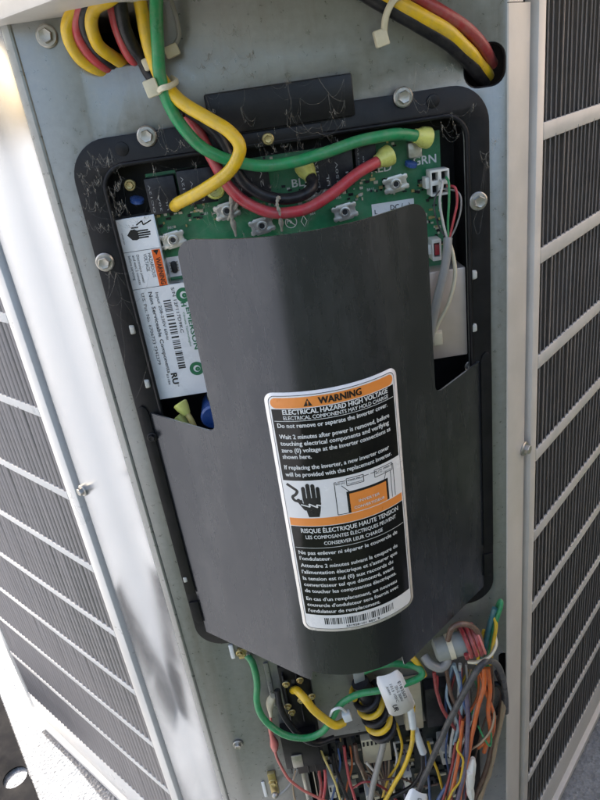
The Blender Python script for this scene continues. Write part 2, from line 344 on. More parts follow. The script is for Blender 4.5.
BARS = [273, 176, 80, -15, -111, -206, -301, -396, -490, -583, -672]
def guard(FN, s0, sin0, sin1, s1, n0, n1, label, sd, matf, mats, vtop=285, vbot=-735, barw=13, scr=()):
    t = thing('louvred_guard', label, 'guard', 'louvred guards of the unit')
    def hx(mb, a0, a1, b0, b1, c0, c1):
        mb.hexa([FN(a0, b0, c0), FN(a1, b0, c0), FN(a1, b1, c0), FN(a0, b1, c0), FN(a0, b0, c1), FN(a1, b0, c1), FN(a1, b1, c1), FN(a0, b1, c1)])
    def tri(nm, *a):
        mb = MB(); hx(mb, *a); return mb.build(nm, matf, t, 30, .0012)
    tri('frame_post', s0, sin0, vbot, vtop, n0, n1)
    tri('frame_post', sin1, s1, vbot, vtop, n0, n1)
    tri('bottom_rail', sin0 + .3, sin1 - .3, vbot, BARS[-1] - 8, n0, n1)
    tri('bottom_lip', s0 + 3, s1 - 3, vbot - 10, vbot + 2, n0 - 9, n1 + 7)
    tri('top_rail', sin0 + .3, sin1 - .3, BARS[0] + 4, vtop, n0, n1)
    for b in BARS[1:-1]: tri('bar', sin0 + .3, sin1 - .3, b - barw / 2, b + barw / 2, n1 - 3, n1)
    rows = [(BARS[i + 1] + (barw / 2 if i + 1 < len(BARS) - 1 else -8), BARS[i] - (barw / 2 if i else -4)) for i in range(len(BARS) - 1)]
    # one louvre blade, curved in plan, shared by every copy
    proto = None; pitch = 9.6; cnt = 0
    for (b0, b1) in rows:
        proto = None; k = 0; s = sin0 + 5
        while s < sin1 - 5:
            best = None
            vis = False
            for bb in (b0, b1):
                q = FN(s, bb, n1) - CAM; z = q.dot(FW); X = 300 + FPX * q.dot(RX) / z; Y = 400 + FPX * q.dot(DN) / z
                if -45 < X < 645 and -60 < Y < 860: vis = True
            if vis:
                org = FN(s, b0, n1)
                if proto is None:
                    mb = MB(); prof = [(0, -.2), (2.2 * sd, -1.0), (3.8 * sd, -3.2), (4.6 * sd, -7.5), (3.8 * sd, -7.5), (2.9 * sd, -3.6), (1.7 * sd, -1.8), (0, -1.2)]
                    h = b1 - b0; n = len(prof); o_ = FN(0, 0, 0)
                    rings = []
                    for zz, kk in ((-2.5, 1.0), (h + 2.5, 1.0)):
                        rings += [FN(a, zz, c) - o_ for a, c in prof]
                    fs = [(i, (i + 1) % n, n + (i + 1) % n, n + i) for i in range(n)] + [tuple(range(n))[::-1], tuple(range(n, 2 * n))]
                    mb.add(rings, fs); proto = mb.build('slat', mats, t, 40); proto.location = org
                else:
                    copy_to(proto, org, t, (random.gauss(0, .004), random.gauss(0, .004), random.gauss(0, .05)))
                cnt += 1
            s += pitch
    for (a, b) in scr: bolt(FN(a, b, n1), FN(0, 0, 1) - FN(0, 0, 0), 3 * MM, t, 'screw')
    return t
guard(RF, 40, 53, 560, 580, -8, 3, 'louvred guard with beige bars and deeply shaded slats, beside the narrow return', 1, M['guard'], M['slat'])
M['guardL'] = mk('guard_paint_left', (.55, .55, .545), .35, .1, .06, 30, .05, 300, .12, (.45, .42, .37))
M['slatL'] = mk('guard_slat_left_shaded', (.25, .235, .24), .35, .3, .1, 40, 0, 300, .1)  # left blades: recess shade mixed into the colour of the guard paint
guard(LF, 120, 140, 574, 590, -8, 1, 'louvred guard with white bars and shaded grey slats, beside the wide shiny return', -1, M['guardL'], M['slatL'], barw=10)

# ------------------------------------------------------------------ inverter housing
ih = thing('inverter_housing', 'black inverter housing frame with rounded corners bolted to the grey panel', 'housing')
sheet('mounting_frame', rrect(-144, 144, -240, 218, 26, 10), [rrect(-124, 127, -205, 199, 16, 8)], .3, 4.5, M['blackplastic'], ih, .8)
# raised inner lip
mb = MB(); pts = [W(a, b, 4.6) for a, b in rrect(-125, 128, -204, 200, 16, 8)]; mb.tube(pts + [pts[0]], 1.6 * MM, 8); mb.build('inner_lip', M['blackplastic'], ih, 60)
mb = MB()
inner = rrect(-125.5, 128.5, -206, 200.5, 17, 8); n = len(inner)
mb.add([W(a, b, 3) for a, b in inner] + [W(a, b, -30) for a, b in inner], [(i, (i + 1) % n, n + (i + 1) % n, n + i) for i in range(n)] + [tuple(range(n, 2 * n))])
o = mb.build('tub', M['blackplastic'], ih, 40)
for px, py in ((147, 136), (403, 97), (105, 262), (478, 201)): bolt(P(px, py, 5), OUT, 4.3 * MM, ih)
for px, py in ((122, 149), (433, 101), (152, 437)):
    mb = MB(); mb.lathe(P(px, py, 4.4), OUT, [(4.6 * MM, 0), (4.4 * MM, .8 * MM), (3 * MM, 1.2 * MM)], 20); mb.build('boss', M['blackplastic'], ih, 30)
for px, py in ((132, 330), (147, 384), (474, 275), (474, 328), (185, 579)):
    u, v = UV(px, py, 5); mb = MB(); mb.hexa([W(u - 2, v - 4.6, 3), W(u + 2.4, v - 4, 3), W(u + 2.4, v + 4, 3), W(u - 2, v + 4.6, 3), W(u - 1.2, v - 2.6, 7), W(u + 2, v - 2.2, 7), W(u + 2, v + 2.2, 7), W(u - 1.2, v + 2.6, 7)])
    mb.build('clip', M['clip'], ih, 30, .0008)
# black top bracket
mb = MB(); mb.box(-47, 51, 209, 235, 1, 9); mb.build('top_bracket', mk('bracket_black', (.006, .006, .008), .35, 0, .1, 40, .03, 300, .08, (.15, .14, .12), spec=.3), ih, 30, .0012)
mb = MB(); mb.box(-30, 28, 198, 208, 0, 6); mb.build('bracket_tab', M['blackplastic'], ih, 30, .001)
bolt(P(268, 139, 6), OUT, 2.6 * MM, ih, 'screw', True, 'brass')
bolt(P(470, 366, -8), OUT, 3 * MM, ih, 'screw', True)
bolt(P(130, 185, -16), OUT, 2.8 * MM, ih, 'screw', True, 'brass')

# ------------------------------------------------------------------ circuit board
cb = thing('circuit_board', 'green circuit board with screw terminals and relays inside the black housing', 'circuit board')
BW = -15
mb = MB(); mb.box(-99, 114, 22, 190, BW - 1.6, BW); mb.build('board', M['pcb'], cb)
def relay(u0, u1, v0, v1, h, lines):
    mb = MB(); mb.box(u0, u1, v0, v1, BW + .1, BW + h); o = mb.build('relay', M['relay'], cb, 30, .0008)
    wd = u1 - u0; it = []
    for i, t in enumerate(lines): it.append((t, 2.0, -(i + .6) * wd / (len(lines) + .3), wd / (len(lines) + .6) * .42, 'L', (v1 - v0) * .75 * len(t) / max(len(q) for q in lines), .0))
    print_text('relay_print', it, lambda a, b: W(u0 - b, v0 + a, BW + h + .15), M['print_grey'], o)
relay(-99, -78, 163, 188, 13, ['DC12V', '30A', 'UL', 'NF']); relay(-76, -50, 166, 190, 14, ['DC12V', '277V', 'UR', '40A'])
relay(-38, -12, 165, 187, 10, ['K3', 'UL', '12V']); relay(18, 48, 163, 189, 13, ['DC12V', 'UL', '250V', 'K1']); relay(50, 65, 170, 191, 13, ['DC12V', 'N40', 'UL', 'K2'])
def terminal(px, py, ang=8, k=1.0):
    u, v = UV(px, py, -6); t = R_(ang); c, s = math.cos(t), math.sin(t)
    fn = lambda a, b, w: W(u + (a * c - b * s) * k, v + (a * s + b * c) * k, w)
    ol = [(-6, -5), (-8, -5.6), (-9.3, -4.6), (-9.3, -2.4), (-8, -1.4), (-8, 1.4), (-9.3, 2.4), (-9.3, 4.6), (-8, 5.6), (-6, 5), (-5, 6), (5, 6), (6, 5), (8, 5.6), (9.3, 4.6), (9.3, 2.4), (8, 1.4), (8, -1.4), (9.3, -2.4), (9.3, -4.6), (8, -5.6), (6, -5), (5, -6), (-5, -6)]
    o = sheet('terminal', ol, [[(2.6 * math.cos(k2 * math.pi / 7), 2.6 * math.sin(k2 * math.pi / 7)) for k2 in range(14)]], -8, -6, M['terminal'], cb, .4, fn)
    mb = MB(); mb.box(u - 6 * k, u + 6 * k, v - 4.5 * k, v + 4.5 * k, BW + .1, -8.1); mb.build('post', M['terminal'], o, 30, .0006)
    mb = MB(); p0 = fn(0, 0, -6.5)
    mb.lathe(p0, OUT, [(4.0 * k * MM, 0), (4.0 * k * MM, 1.8 * MM), (3.0 * k * MM, 2.0 * MM), (2.4 * k * MM, .6 * MM), (.3 * MM, .5 * MM)], 18); mb.build('threaded_collar', M['terminal'], o, 30)
    mb = MB(); mb.lathe(fn(0, 0, -5.9), OUT, [(2.0 * k * MM, 0), (1.9 * k * MM, .15 * MM)], 16); mb.build('bore', M['dark'], o)
for a in ((173, 240), (227, 211), (262, 226), (345, 212), (396, 184), (318, 190)): terminal(*a)
print_text('silkscreen', [('GRN', *UV(413, 162, BW), 8.5, 'L', 17, .04), ('RED', *UV(371, 170, BW), 8, 'L', 15, .04), ('BLK', *UV(292, 184, BW), 8, 'L', 15, .04), ('BB10', *UV(367, 190, BW), 2.6, 'L', None, 0), ('BB4', *UV(310, 214, BW), 2.6, 'L', None, 0), ('BB5', *UV(336, 198, BW), 2.6, 'L', None, 0), ('BB1', *UV(203, 214, BW), 2.6, 'L', None, 0), ('BB2', *UV(168, 228, BW), 2.6, 'L', None, 0), ('Pb', *UV(287, 222, BW), 4.2, 'L', None, .02)],
           lambda a, b: W(a, b, BW + .25), M['print_white'], cb)
# lead-free ring symbol and a diamond beside it
u, v = UV(291, 222, BW); mb = MB(); pts = [W(u + 4.2 * math.cos(2 * math.pi * k / 24), v + 4.2 * math.sin(2 * math.pi * k / 24), BW + .3) for k in range(25)]; mb.tube(pts, .35 * MM, 5); mb.tube([W(u - 3, v + 3, BW + .3), W(u + 3, v - 3, BW + .3)], .35 * MM, 5)
u, v = UV(304, 221, BW); pts = [W(u, v + 4, BW + .3), W(u + 2.2, v, BW + .3), W(u, v - 4, BW + .3), W(u - 2.2, v, BW + .3), W(u, v + 4, BW + .3)]; mb.tube(pts, .3 * MM, 5); mb.build('silkscreen_mark', M['print_white'], cb)
# stickers
u, v = UV(385, 208, BW); mb = MB(); mb.box(u - 10, u + 22, v - 9, v + 4, BW + .05, BW + .3); st = mb.build('sticker', M['label_white'], cb)
print_text('sticker_print', [('DC / - )', u + 4, v - .5, 5.4, 'L', 15, .02), ('L', u - 8, v - 2, 4.5, 'L', None, .02)], lambda a, b: W(a, b, BW + .5), M['print_black'], st)
u0, v0 = UV(164, 258, BW); mb = MB(); mb.box(u0, u0 + 16, v0 - 15, v0, BW + .05, BW + .3); st = mb.build('sticker', M['label_white'], cb)
mb = MB(); mb.prism(rrect(u0 + 4, u0 + 8.5, v0 - 12, v0 - 3, 2, 4), W, BW + .3, BW + 3); mb.build('chip', M['relay'], st, 40, .0005)
mb = MB()
for k in range(4): mb.box(u0 + 3, u0 + 9.5, v0 - 11 + k * 2.2, v0 - 10.2 + k * 2.2, BW + .3, BW + 1.2)
mb.build('chip_leg', M['steel'], st)
# small parts scattered over the board
for k in range(280):
    if k < 70: u = random.uniform(96, 113); v = random.uniform(96, 172)
    else: u = random.uniform(-96, 112); v = random.choice((random.uniform(150, 164), random.uniform(152, 166), random.uniform(154, 168), random.uniform(184, 190)))
    a = random.uniform(.5, 1.7); b = random.uniform(.4, 1.1); h = random.uniform(.6, 1.8)
    if 84 < u < 114 and 158 < v < 178: continue
    mb = MB(); mb.box(u - a, u + a, v - b, v + b, BW, BW + h); mb.build('surface_component', M[random.choice(('relay', 'terminal', 'cream', 'relay', 'brass'))], cb)
# blue disc capacitors
for px, py, w, r in ((411, 164, -10, 4.6), (137, 200, -14, 5)):
    mb = MB(); c = P(px, py, w); mb.lathe(c, Vector((.25, -.3, .9)), [(r * .7 * MM, -1.8 * MM), (r * MM, -1.2 * MM), (r * MM, 1.2 * MM), (r * .7 * MM, 1.8 * MM)], 16); mb.build('disc_capacitor', M['bluecap'], cb, 50)
mb = MB(); mb.box(*[UV(408, 145, -8)[0], UV(422, 145, -8)[0]], UV(415, 158, -8)[1], UV(415, 142, -8)[1], BW, -8); mb.build('tab_terminal', M['terminal'], cb, 30, .001)
# white board connectors
def connector(px0, px1, py0, py1, w, rows, cols, parent, mat='white', depth=12):
    u0, v1 = UV(px0, py0, w); u1, v0 = UV(px1, py1, w)
    hs = []
    cw = (u1 - u0) / cols; ch = (v1 - v0) / rows
    for i in range(cols):
        for j in range(rows): hs.append(rrect(u0 + cw * i + cw * .17, u0 + cw * (i + 1) - cw * .17, v0 + ch * j + ch * .17, v0 + ch * (j + 1) - ch * .17, .3, 2))
    o = sheet('connector', rrect(u0, u1, v0, v1, .6, 3), hs, w - depth, w, M[mat], parent, .15)
    mb = MB(); mb.box(u0 + .5, u1 - .5, v0 + .5, v1 - .5, w - depth - .5, w - depth + 4); mb.build('cavity', M['dark'], o)
    mb = MB(); mb.box(u0 - 3.2, u0 - .1, v0 + (v1 - v0) * .3, v0 + (v1 - v0) * .75, w - depth, w - 2); mb.build('latch', M[mat], o, 30, .0005)
    return o
connector(430, 450, 171, 194, 4, 2, 2, cb)
cn = connector(432, 442, 240, 260, 0, 1, 1, cb)
u, v = UV(438, 250, 0); mb = MB(); mb.box(u - 1.8, u + 1.8, v - 4, v + 4, -8, -1.5); mb.build('red_pin', M['w_red'], cn)
# shield box on the right
u0 = 94; mb = MB(); mb.box(94, 125.5, 20, 92, -29, 1.5); mb.build('shield_box', M['beige'], cb, 30, .001)
mb = MB(); mb.hexa([W(97, 33, 1.6), W(105, 33, 1.6), W(105, 45, 1.6), W(97, 45, 1.6), W(97, 34, 7), W(104, 34, 7), W(104, 44, 7), W(97, 44, 7)]); mb.build('cream_block', M['cream'], cb, 30, .0005)
# large blue capacitor and yellow booted leads under the nameplate
mb = MB(); mb.lathe(W(-84, 4, -20), OUT, [(10 * MM, 0), (10.5 * MM, 1 * MM), (10.5 * MM, 30 * MM), (9 * MM, 31.5 * MM)], 24); mb.build('can_capacitor', M['bluecap'], cb, 40)
mb = MB(); mb.lathe(W(-84, 18, -20), Vector((.1, -1, .05)), [(5 * MM, 0), (5.2 * MM, 1 * MM), (5.2 * MM, 26 * MM), (4.4 * MM, 27 * MM)], 18); mb.build('can_capacitor', M['edge'], cb, 40)

# nameplate on its carrier
npw = -1.5
NPo = [(-125.5, 21), (-70, 21), (-70, 112.5), (-97, 112.5), (-97, 164), (-125.5, 164)]
mb = MB(); mb.prism(NPo, W, -14, npw - .3); mb.build('label_carrier', M['edge'], cb, 30, .0006)
sheet_np = sheet('rating_label', [(a * 1.0, b) for a, b in [(-125, 21.5), (-70.5, 21.5), (-70.5, 112), (-98, 112), (-98, 163.5), (-125, 163.5)]], [], npw - .2, npw, M['label_white'], cb)
LW = npw + .15
quad = lambda u0, u1, v0, v1, w: ([W(u0, v0, w), W(u1, v0, w), W(u1, v1, w), W(u0, v1, w)], [(0, 1, 2, 3)])
mb = MB(); mb.add(*quad(-104.5, -98.3, 112.5, 139.5, LW)); mb.build('warning_band', M['print_red'], sheet_np)
# text on this label reads downwards: x along -v, y along +u
dn = lambda a, b: W(-125 + b, 163 - a, LW + .12)
mb = MB()
for q in ((-125, -98, 140, 140.35), (-125, -98, 112.2, 112.55)): mb.add(*quad(*q, LW)); mb.build('rule', M['print_black'], sheet_np); mb = MB()
bx = 0
x = 101.0
while x > 46:
    wd = random.choice((.5, .7, .9, 1.3)); mb.add(*quad(-104.5, -98.8, x - wd, x, LW)); x -= wd + random.choice((.5, .8, 1.2, 1.9))
mb.build('barcode', M['print_black'], sheet_np)['kind'] = 'stuff'; mb = MB()
hp = [(-119, 152), (-116, 148.2), (-113, 147.8), (-111, 148.6), (-111, 154.2), (-113, 155.6), (-116, 155.4)]
mb.add([W(a, b, LW) for a, b in hp], [tuple(range(len(hp)))])
for k, (l, yy) in enumerate(((7.5, 154), (8.8, 152.4), (8.6, 150.8), (7, 149.2))): mb.add(*quad(-111.2, -111 + l, yy - .55, yy + .55, LW))
mb.add(*quad(-115, -110, 156.2, 157.2, LW))
zz = [(-111, 158.2), (-106.5, 160.8), (-106, 157.8), (-100, 160.2)]
for a, b in zip(zz, zz[1:]): d = Vector((b[0] - a[0], b[1] - a[1])).normalized(); nx, ny = -d.y * .45, d.x * .45; mb.add([W(a[0] - nx, a[1] - ny, LW), W(b[0] - nx, b[1] - ny, LW), W(b[0] + nx, b[1] + ny, LW), W(a[0] + nx, a[1] + ny, LW)], [(0, 1, 2, 3)])
mb.build('pictogram', M['print_black'], sheet_np)
print_text('label_print', [('\u25b2WARNING' if False else 'WARNING', 29.5, 23.6, 5.0, 'L', 20, .03), ('HAZARDOUS', 25.5, 18.4, 3.6, 'L', 18, .0), ('VOLTAGE', 25.5, 15, 3.6, 'L', 13, .0), ('Disconnect power', 25.5, 9.8, 2.8, 'L', 21, 0), ('and wait 2 minutes', 25.5, 6.8, 2.8, 'L', 22, 0), ('before servicing', 25.5, 3.8, 2.8, 'L', 18, 0), ('DANGER HIGH', 9, 2.6, 1.4, 'L', 8, 0),
    ('S/N 12F117D9KC', 53, 29.3, 3.4, 'L', 36, 0), ('Input 208-230V 60Hz', 55, 17.2, 3.2, 'L', 38, 0), ('Non Serviceable Components', 54, 12.3, 4.0, 'L', 66, .02), ('U.S. Pat. No. 6706733 7342379', 54, 6.6, 3.3, 'L', 58, 0), ('RU', 121, 15.5, 6.5, 'L', 9, .1), ('us', 131, 17.5, 2.2, 'L', None, 0), ('E3186', 121, 10.6, 2.2, 'L', 9, 0)], dn, M['print_black'], sheet_np)
mb = MB(); mb.add([dn(24, 21.5), dn(24, 25.7), dn(27.6, 23.6)], [(0, 1, 2)]); mb.build('alert_triangle', M['print_black'], sheet_np)
print_text('emblem_print', [('EMERSON', 70, 37.5, 5.2, 'L', 34, .05), ('Climate Technologies', 73, 33.6, 2.2, 'L', 28, 0), ('H', 65.5, 34.8, 5.4, 'L', None, .1), ('C', 65.5, 40.3, 5.4, 'L', None, .1)], dn, M['print_green'], sheet_np)
def ring2(cx, cy, r0, r1, w): 
    n = 28; return ([W(cx + r * math.cos(2 * math.pi * k / n), cy + r * math.sin(2 * math.pi * k / n), w) for r in (r0, r1) for k in range(n)], [(k, (k + 1) % n, n + (k + 1) % n, n + k) for k in range(n)])
mb = MB()
for c in ((-88.5, 103), (-90.5, 43)): mb.add(*ring2(c[0], c[1], 2.8, 5.7, LW)); mb.add(*ring2(c[0] + .6, c[1] - .4, .3, 1.9, LW))
mb.build('round_mark', M['print_green'], sheet_np)

# ------------------------------------------------------------------ inverter cover
cv = thing('inverter_cover', 'curved satin black metal inverter cover with a large warning label', 'cover')
CH, CD, CW0 = 135.0, 78.0, 4.0; UL, UR_ = 80.5, 88.0
WK, WC_ = .76, 50.0                       # slope of the flat wings, half width of the rounded front
WR = WC_ / math.sin(math.atan(WK)); WT = CW0 + WK * (CH - WC_) + WR * (1 - math.cos(math.atan(WK)))
def cw(u): return CW0 + WK * (CH - abs(u)) if abs(u) > WC_ else WT - WR + math.sqrt(WR * WR - u * u)
def slope(u): return -math.copysign(WK, u) if abs(u) > WC_ else -u / math.sqrt(WR * WR - u * u)
def vtop(u):
    a = abs(u); r = 13.0; hw = UL if u < 0 else UR_
    if a <= hw:
        d = a - (hw - r); return 153 - (r - math.sqrt(max(0, r * r - d * d)) if d > 0 else 0)
    r = 7.0; d = a - hw
    base = 8 + 6 * (a - hw) / (135 - hw)
    return base + (r - math.sqrt(max(0, r * r - (r - d) ** 2)) if d < r else 0)
def vbot(u):
    a = abs(u)
    if a < 39: return -217
    if a < 40.5: return -217 - 11 * (a - 39) / 1.5
    return -228 + 7 * (a - 40.5) / 94.5
def CS(u, v, off=0.0):
    s = slope(u); l = math.sqrt(1 + s * s); return W(u - s / l * off, v, cw(u) + off / l)
def half(h): return [0, 6, 12, 18, 24, 30, 34, 37, 38.9, 39.1, 40.4, 40.6, 43, 46, 49, 50.5, 54, 60, h - 19, h - 15, h - 13, h - 10, h - 7, h - 4.5, h - 2.5, h - 1, h - .2, h, h + .001, h + .4, h + 1.2, h + 2.5, h + 4, h + 6, h + 8, h + 11, 103, 106, 111, 116, 121, 126, 131, 135]
cols = [-a for a in half(UL)[:0:-1]] + half(UR_)
NR = 30; V = []; F = []
for u in cols:
    t, b = vtop(u), vbot(u)
    for j in range(NR + 1): V.append(CS(u, b + (t - b) * j / NR))
for i in range(len(cols) - 1):
    if abs(abs(cols[i]) - abs(cols[i + 1])) < .01: continue
    for j in range(NR): a = i * (NR + 1) + j; F.append((a, a + NR + 1, a + NR + 2, a + 1))
sh = mesh_obj('shell', V, F, M['cover'], cv, 30); sh.data.materials.append(M['edge'])
so = sh.modifiers.new('thickness', 'SOLIDIFY'); so.thickness = .0014; so.offset = -1; so.material_offset_rim = 1; es_ = sh.modifiers.new('split', 'EDGE_SPLIT'); es_.split_angle = R_(40)
# flanges lying on the frame
for sg in (-1, 1):
    pl = [(sg * 134.6, 14), (sg * 136, 19), (sg * 139, 21.5), (sg * 141.5, 20), (sg * 143, 16), (sg * 143.4, 10), (sg * 143.4, -172), (sg * 134.6, -172)]
    sheet('flange', pl if sg > 0 else pl[::-1], [], 4.7, 6.2, M['blackplastic'], cv, .3)
    pl = [(sg * 134.6, -182), (sg * 143, -182), (sg * 143, -200), (sg * 140, -208), (sg * 134.6, -208)]
    sheet('flange', pl if sg > 0 else pl[::-1], [], 4.7, 6.2, M['blackplastic'], cv, .3)
bolt(P(152, 437, 6.3), OUT, 2.6 * MM, cv, 'screw', True, 'blackplastic')
# arc-length table
AL = [0.0]; AU = [-135 + .25 * k for k in range(1081)]
for k in range(1080): AL.append(AL[-1] + math.hypot(.25, cw(AU[k + 1]) - cw(AU[k])))
def a2u(s):
    lo, hi = 0, 1080
    while hi - lo > 1:
        md = (lo + hi) // 2
        if AL[md] <= s: lo = md
        else: hi = md
    return AU[lo] + (s - AL[lo]) / (AL[hi] - AL[lo]) * .25
def u2a(u): k = (u + 135) / .25; i = int(k); return AL[i] + (AL[min(i + 1, 1080)] - AL[i]) * (k - i)
SA = u2a(-39.5); SB = u2a(54.0); LWD = SB - SA; LT = 48.5; LH = 216.0
def lab(off): return lambda a, b: CS(a2u(SA + a), LT - b, off)      # label coords: across, down from the top, in mm
def lab_sheet(name, pts, off, mat, parent, nx=26, solid=0):
    # rounded rectangle given as (a0, a1, b0, b1, radius), cut into columns so that it follows the curve
    a0, a1, b0, b1, r = pts; xs = sorted(set([a0 + (a1 - a0) * k / nx for k in range(nx + 1)] + ([a0 + r * (1 - math.cos(R_(q))) for q in range(0, 91, 15)] + [a1 - r * (1 - math.cos(R_(q))) for q in range(0, 91, 15)] if r else [])))
    V = []; F = []
    for x in xs:
        d = min(x - a0, a1 - x); e = r - math.sqrt(max(0, r * r - (r - d) ** 2)) if d < r else 0
        V += [lab(off)(x, b0 + e), lab(off)(x, b1 - e)]
    for i in range(len(xs) - 1): F.append((2 * i, 2 * i + 1, 2 * i + 3, 2 * i + 2))
    o = mesh_obj(name, V, F, mat, parent, 60)
    if solid: so = o.modifiers.new('thickness', 'SOLIDIFY'); so.thickness = solid; so.offset = -1
    return o
M['warn_white'] = mk('warning_label_white', (.76, .75, .74), .22, 0, .03, 40, .02, 60, .05)
M['warn_black'] = mk('warning_label_black', (.006, .006, .007), .16, 0, .05, 40, .01, 60, .02, spec=.35)
wl_ = lab_sheet('warning_label', (0, LWD, 0, LH, 7), .35, M['warn_white'], cv, solid=.00025)
E1, E2, E3 = .5, .65, .8
m = 4.2
lab_sheet('label_border', (2.6, LWD - 2.6, 2.4, LH - 2.6, 5), .42, M['print_black'], wl_)
lab_sheet('label_field', (3.1, LWD - 3.1, 2.9, LH - 3.1, 4.7), .46, M['warn_white'], wl_)
lab_sheet('header_band', (m, LWD - m, 4, 12, 4), E1, M['print_orange'], wl_)
lab_sheet('text_panel', (m, LWD - m, 12.6, 70.5, 0), E1, M['warn_black'], wl_)
lab_sheet('divider_band', (m, LWD - m, 103.5, 110.5, 0), E1, M['print_orange'], wl_)
lab_sheet('text_panel', (m, LWD - m, 111, 198.5, 0), E1, M['warn_black'], wl_)
for b in (21.7, 130.8): lab_sheet('rule', (m + 1, LWD - m - 1, b, b + .35, 0), E2, M['print_white'], wl_)
TX = 7.0
def L(t, b, size, wid, al='L', x=None, bold=.05): return (t, x if x is not None else TX, -b, size, al, wid * .945, bold)
flip = lambda fn: (lambda a, b: fn(a, -b))
CX = LWD / 2; TWd = LWD - 14
print_text('lettering', [L('WARNING', 8.1, 7.2, 32, 'C', CX + 3, .08)], flip(lab(E2)), M['print_black'], wl_)
mb = MB(); tr = lab(E2); ax = CX - 19.5; mb.add([tr(ax - 3, 11), tr(ax + 3, 11), tr(ax, 5.2)], [(0, 1, 2)]); mb.build('alert_triangle', M['print_black'], wl_)
mb = MB(); tr = lab(E3); mb.add([tr(ax - .45, 9.1), tr(ax + .45, 9.1), tr(ax + .45, 6.9), tr(ax - .45, 6.9)], [(0, 1, 2, 3)]); mb.add([tr(ax - .4, 10.4), tr(ax + .4, 10.4), tr(ax + .4, 9.6), tr(ax - .4, 9.6)], [(0, 1, 2, 3)]); mb.build('exclamation_mark', M['print_orange'], wl_)
print_text('lettering', [
    L('ELECTRICAL HAZARD HIGH VOLTAGE', 15.0, 5.2, 82, 'C', CX + 1, .07), L('ELECTRICAL COMPONENTS MAY HOLD CHARGE', 19.5, 4.1, 82, 'C', CX + 1, .03),
    L('Do not remove or separate the inverter cover.', 25.5, 5.0, 86), L('Wait 2 minutes after power is removed, before', 34.3, 5.0, 87), L('touching electrical components and verifying', 39.7, 5.0, 86),
    L('zero (0) voltage at the inverter connections as', 45.3, 5.0, 87), L('shown here.', 50.5, 5.0, 22), L('If replacing the inverter, a new inverter cover', 59.3, 5.0, 84), L('will be provided with the replacement inverter.', 65.3, 5.0, 86),
    L('RISQUE \u00c9LECTRIQUE HAUTE TENSION', 115, 5.6, 83, 'C', CX + 1, .04), L('LES COMPOSANTES \u00c9LECTRIQUES PEUVENT', 121, 4.6, 77, 'C', CX + 1, .03), L('CONSERVER LEUR CHARGE', 126.8, 4.6, 49, 'C', CX + 1, .03),
    L('Ne pas enlever ni s\u00e9parer le couvercle de', 135.7, 5.0, 85), L("l'ondulateur.", 141.4, 5.0, 26), L('Attendre 2 minutes suivant la coupure de', 148.2, 5.0, 84), L("l'alimentation \u00e9lectrique et s'assurer que", 154.6, 5.0, 83),
    L('la tension est nul (0) aux raccords du', 161, 5.0, 78), L('convertisseur tel que d\u00e9montr\u00e9, avant', 167.3, 5.0, 78), L('de toucher les composantes \u00e9lectriques.', 173.6, 5.0, 80), L("En cas d'un remplacement, un nouveau", 181.7, 5.0, 80), L("couvercle d'ondulateur sera fournit avec", 188, 5.0, 81), L("l'ondulateur de remplacement.", 194.2, 5.0, 62)],
    flip(lab(E2)), M['print_white'], wl_)
# hand pictogram
def lpoly(name, polys, off, mat):
    # every (convex) outline is cut into narrow columns so that it follows the curved cover
    mb = MB(); tr = lab(off)
    for q, pl in enumerate(polys):
        tr = lab(off + q * .015); x0, x1 = min(a for a, b in pl) + 1e-4, max(a for a, b in pl) - 1e-4; n = max(3, int((x1 - x0) / .5)); V = []
        for k in range(n + 1):
            x = x0 + (x1 - x0) * k / n; ys = [a[1] + (b[1] - a[1]) * (x - a[0]) / (b[0] - a[0]) for a, b in zip(pl, pl[1:] + pl[:1]) if (a[0] - x) * (b[0] - x) < 0]
            V += [tr(x, min(ys)), tr(x, max(ys))]
        mb.add(V, [(2 * k, 2 * k + 1, 2 * k + 3, 2 * k + 2) for k in range(n)])
    return mb.build(name, mat, wl_)
def caps(x0, y0, x1, y1, r, n=6):
    d = Vector((x1 - x0, y1 - y0)); a = math.atan2(d.y, d.x); out = []
    for k in range(n + 1): t = a - math.pi / 2 + math.pi * k / n; out.append((x1 + r * math.cos(t), y1 + r * math.sin(t)))
    for k in range(n + 1): t = a + math.pi / 2 + math.pi * k / n; out.append((x0 + r * math.cos(t), y0 + r * math.sin(t)))
    return out
hx0 = 23
lpoly('hand_symbol', [[(hx0 - 6, 90), (hx0 + 7, 90), (hx0 + 6, 96), (hx0 + 4.5, 102.5), (hx0 - 3.5, 102.5), (hx0 - 4.5, 97)], [(hx0 - 6.3, 85.5), (hx0 + 7.2, 85.5), (hx0 + 7, 90.1), (hx0 - 6, 90.1)], caps(hx0 - 4.8, 87, hx0 - 4.8, 77, 1.45), caps(hx0 - 1.3, 87, hx0 - 1.3, 74.5, 1.5), caps(hx0 + 2.3, 87, hx0 + 2.3, 75, 1.5), caps(hx0 + 5.7, 87, hx0 + 5.7, 77.5, 1.4), caps(hx0 - 5, 95, hx0 - 9.5, 87.5, 1.5)], E1, M['print_black'])
tr = lab(E1); pth = [(6.5, 73.5), (11, 77), (13.5, 79.5), (12, 82.5), (9.5, 84.5), (10.5, 87.5), (14, 88.5), (16.2, 88)]
mb = MB(); cr = crom([Vector((a, b, 0)) for a, b in pth], 5)
for a, b in zip(cr, cr[1:]): d = (b - a).normalized(); nx = Vector((-d.y, d.x, 0)) * 1.1; mb.add([tr(*(a - nx - d * .15).xy), tr(*(b - nx + d * .15).xy), tr(*(b + nx + d * .15).xy), tr(*(a + nx - d * .15).xy)], [(0, 1, 2, 3)])
mb.build('cord_symbol', M['print_black'], wl_)
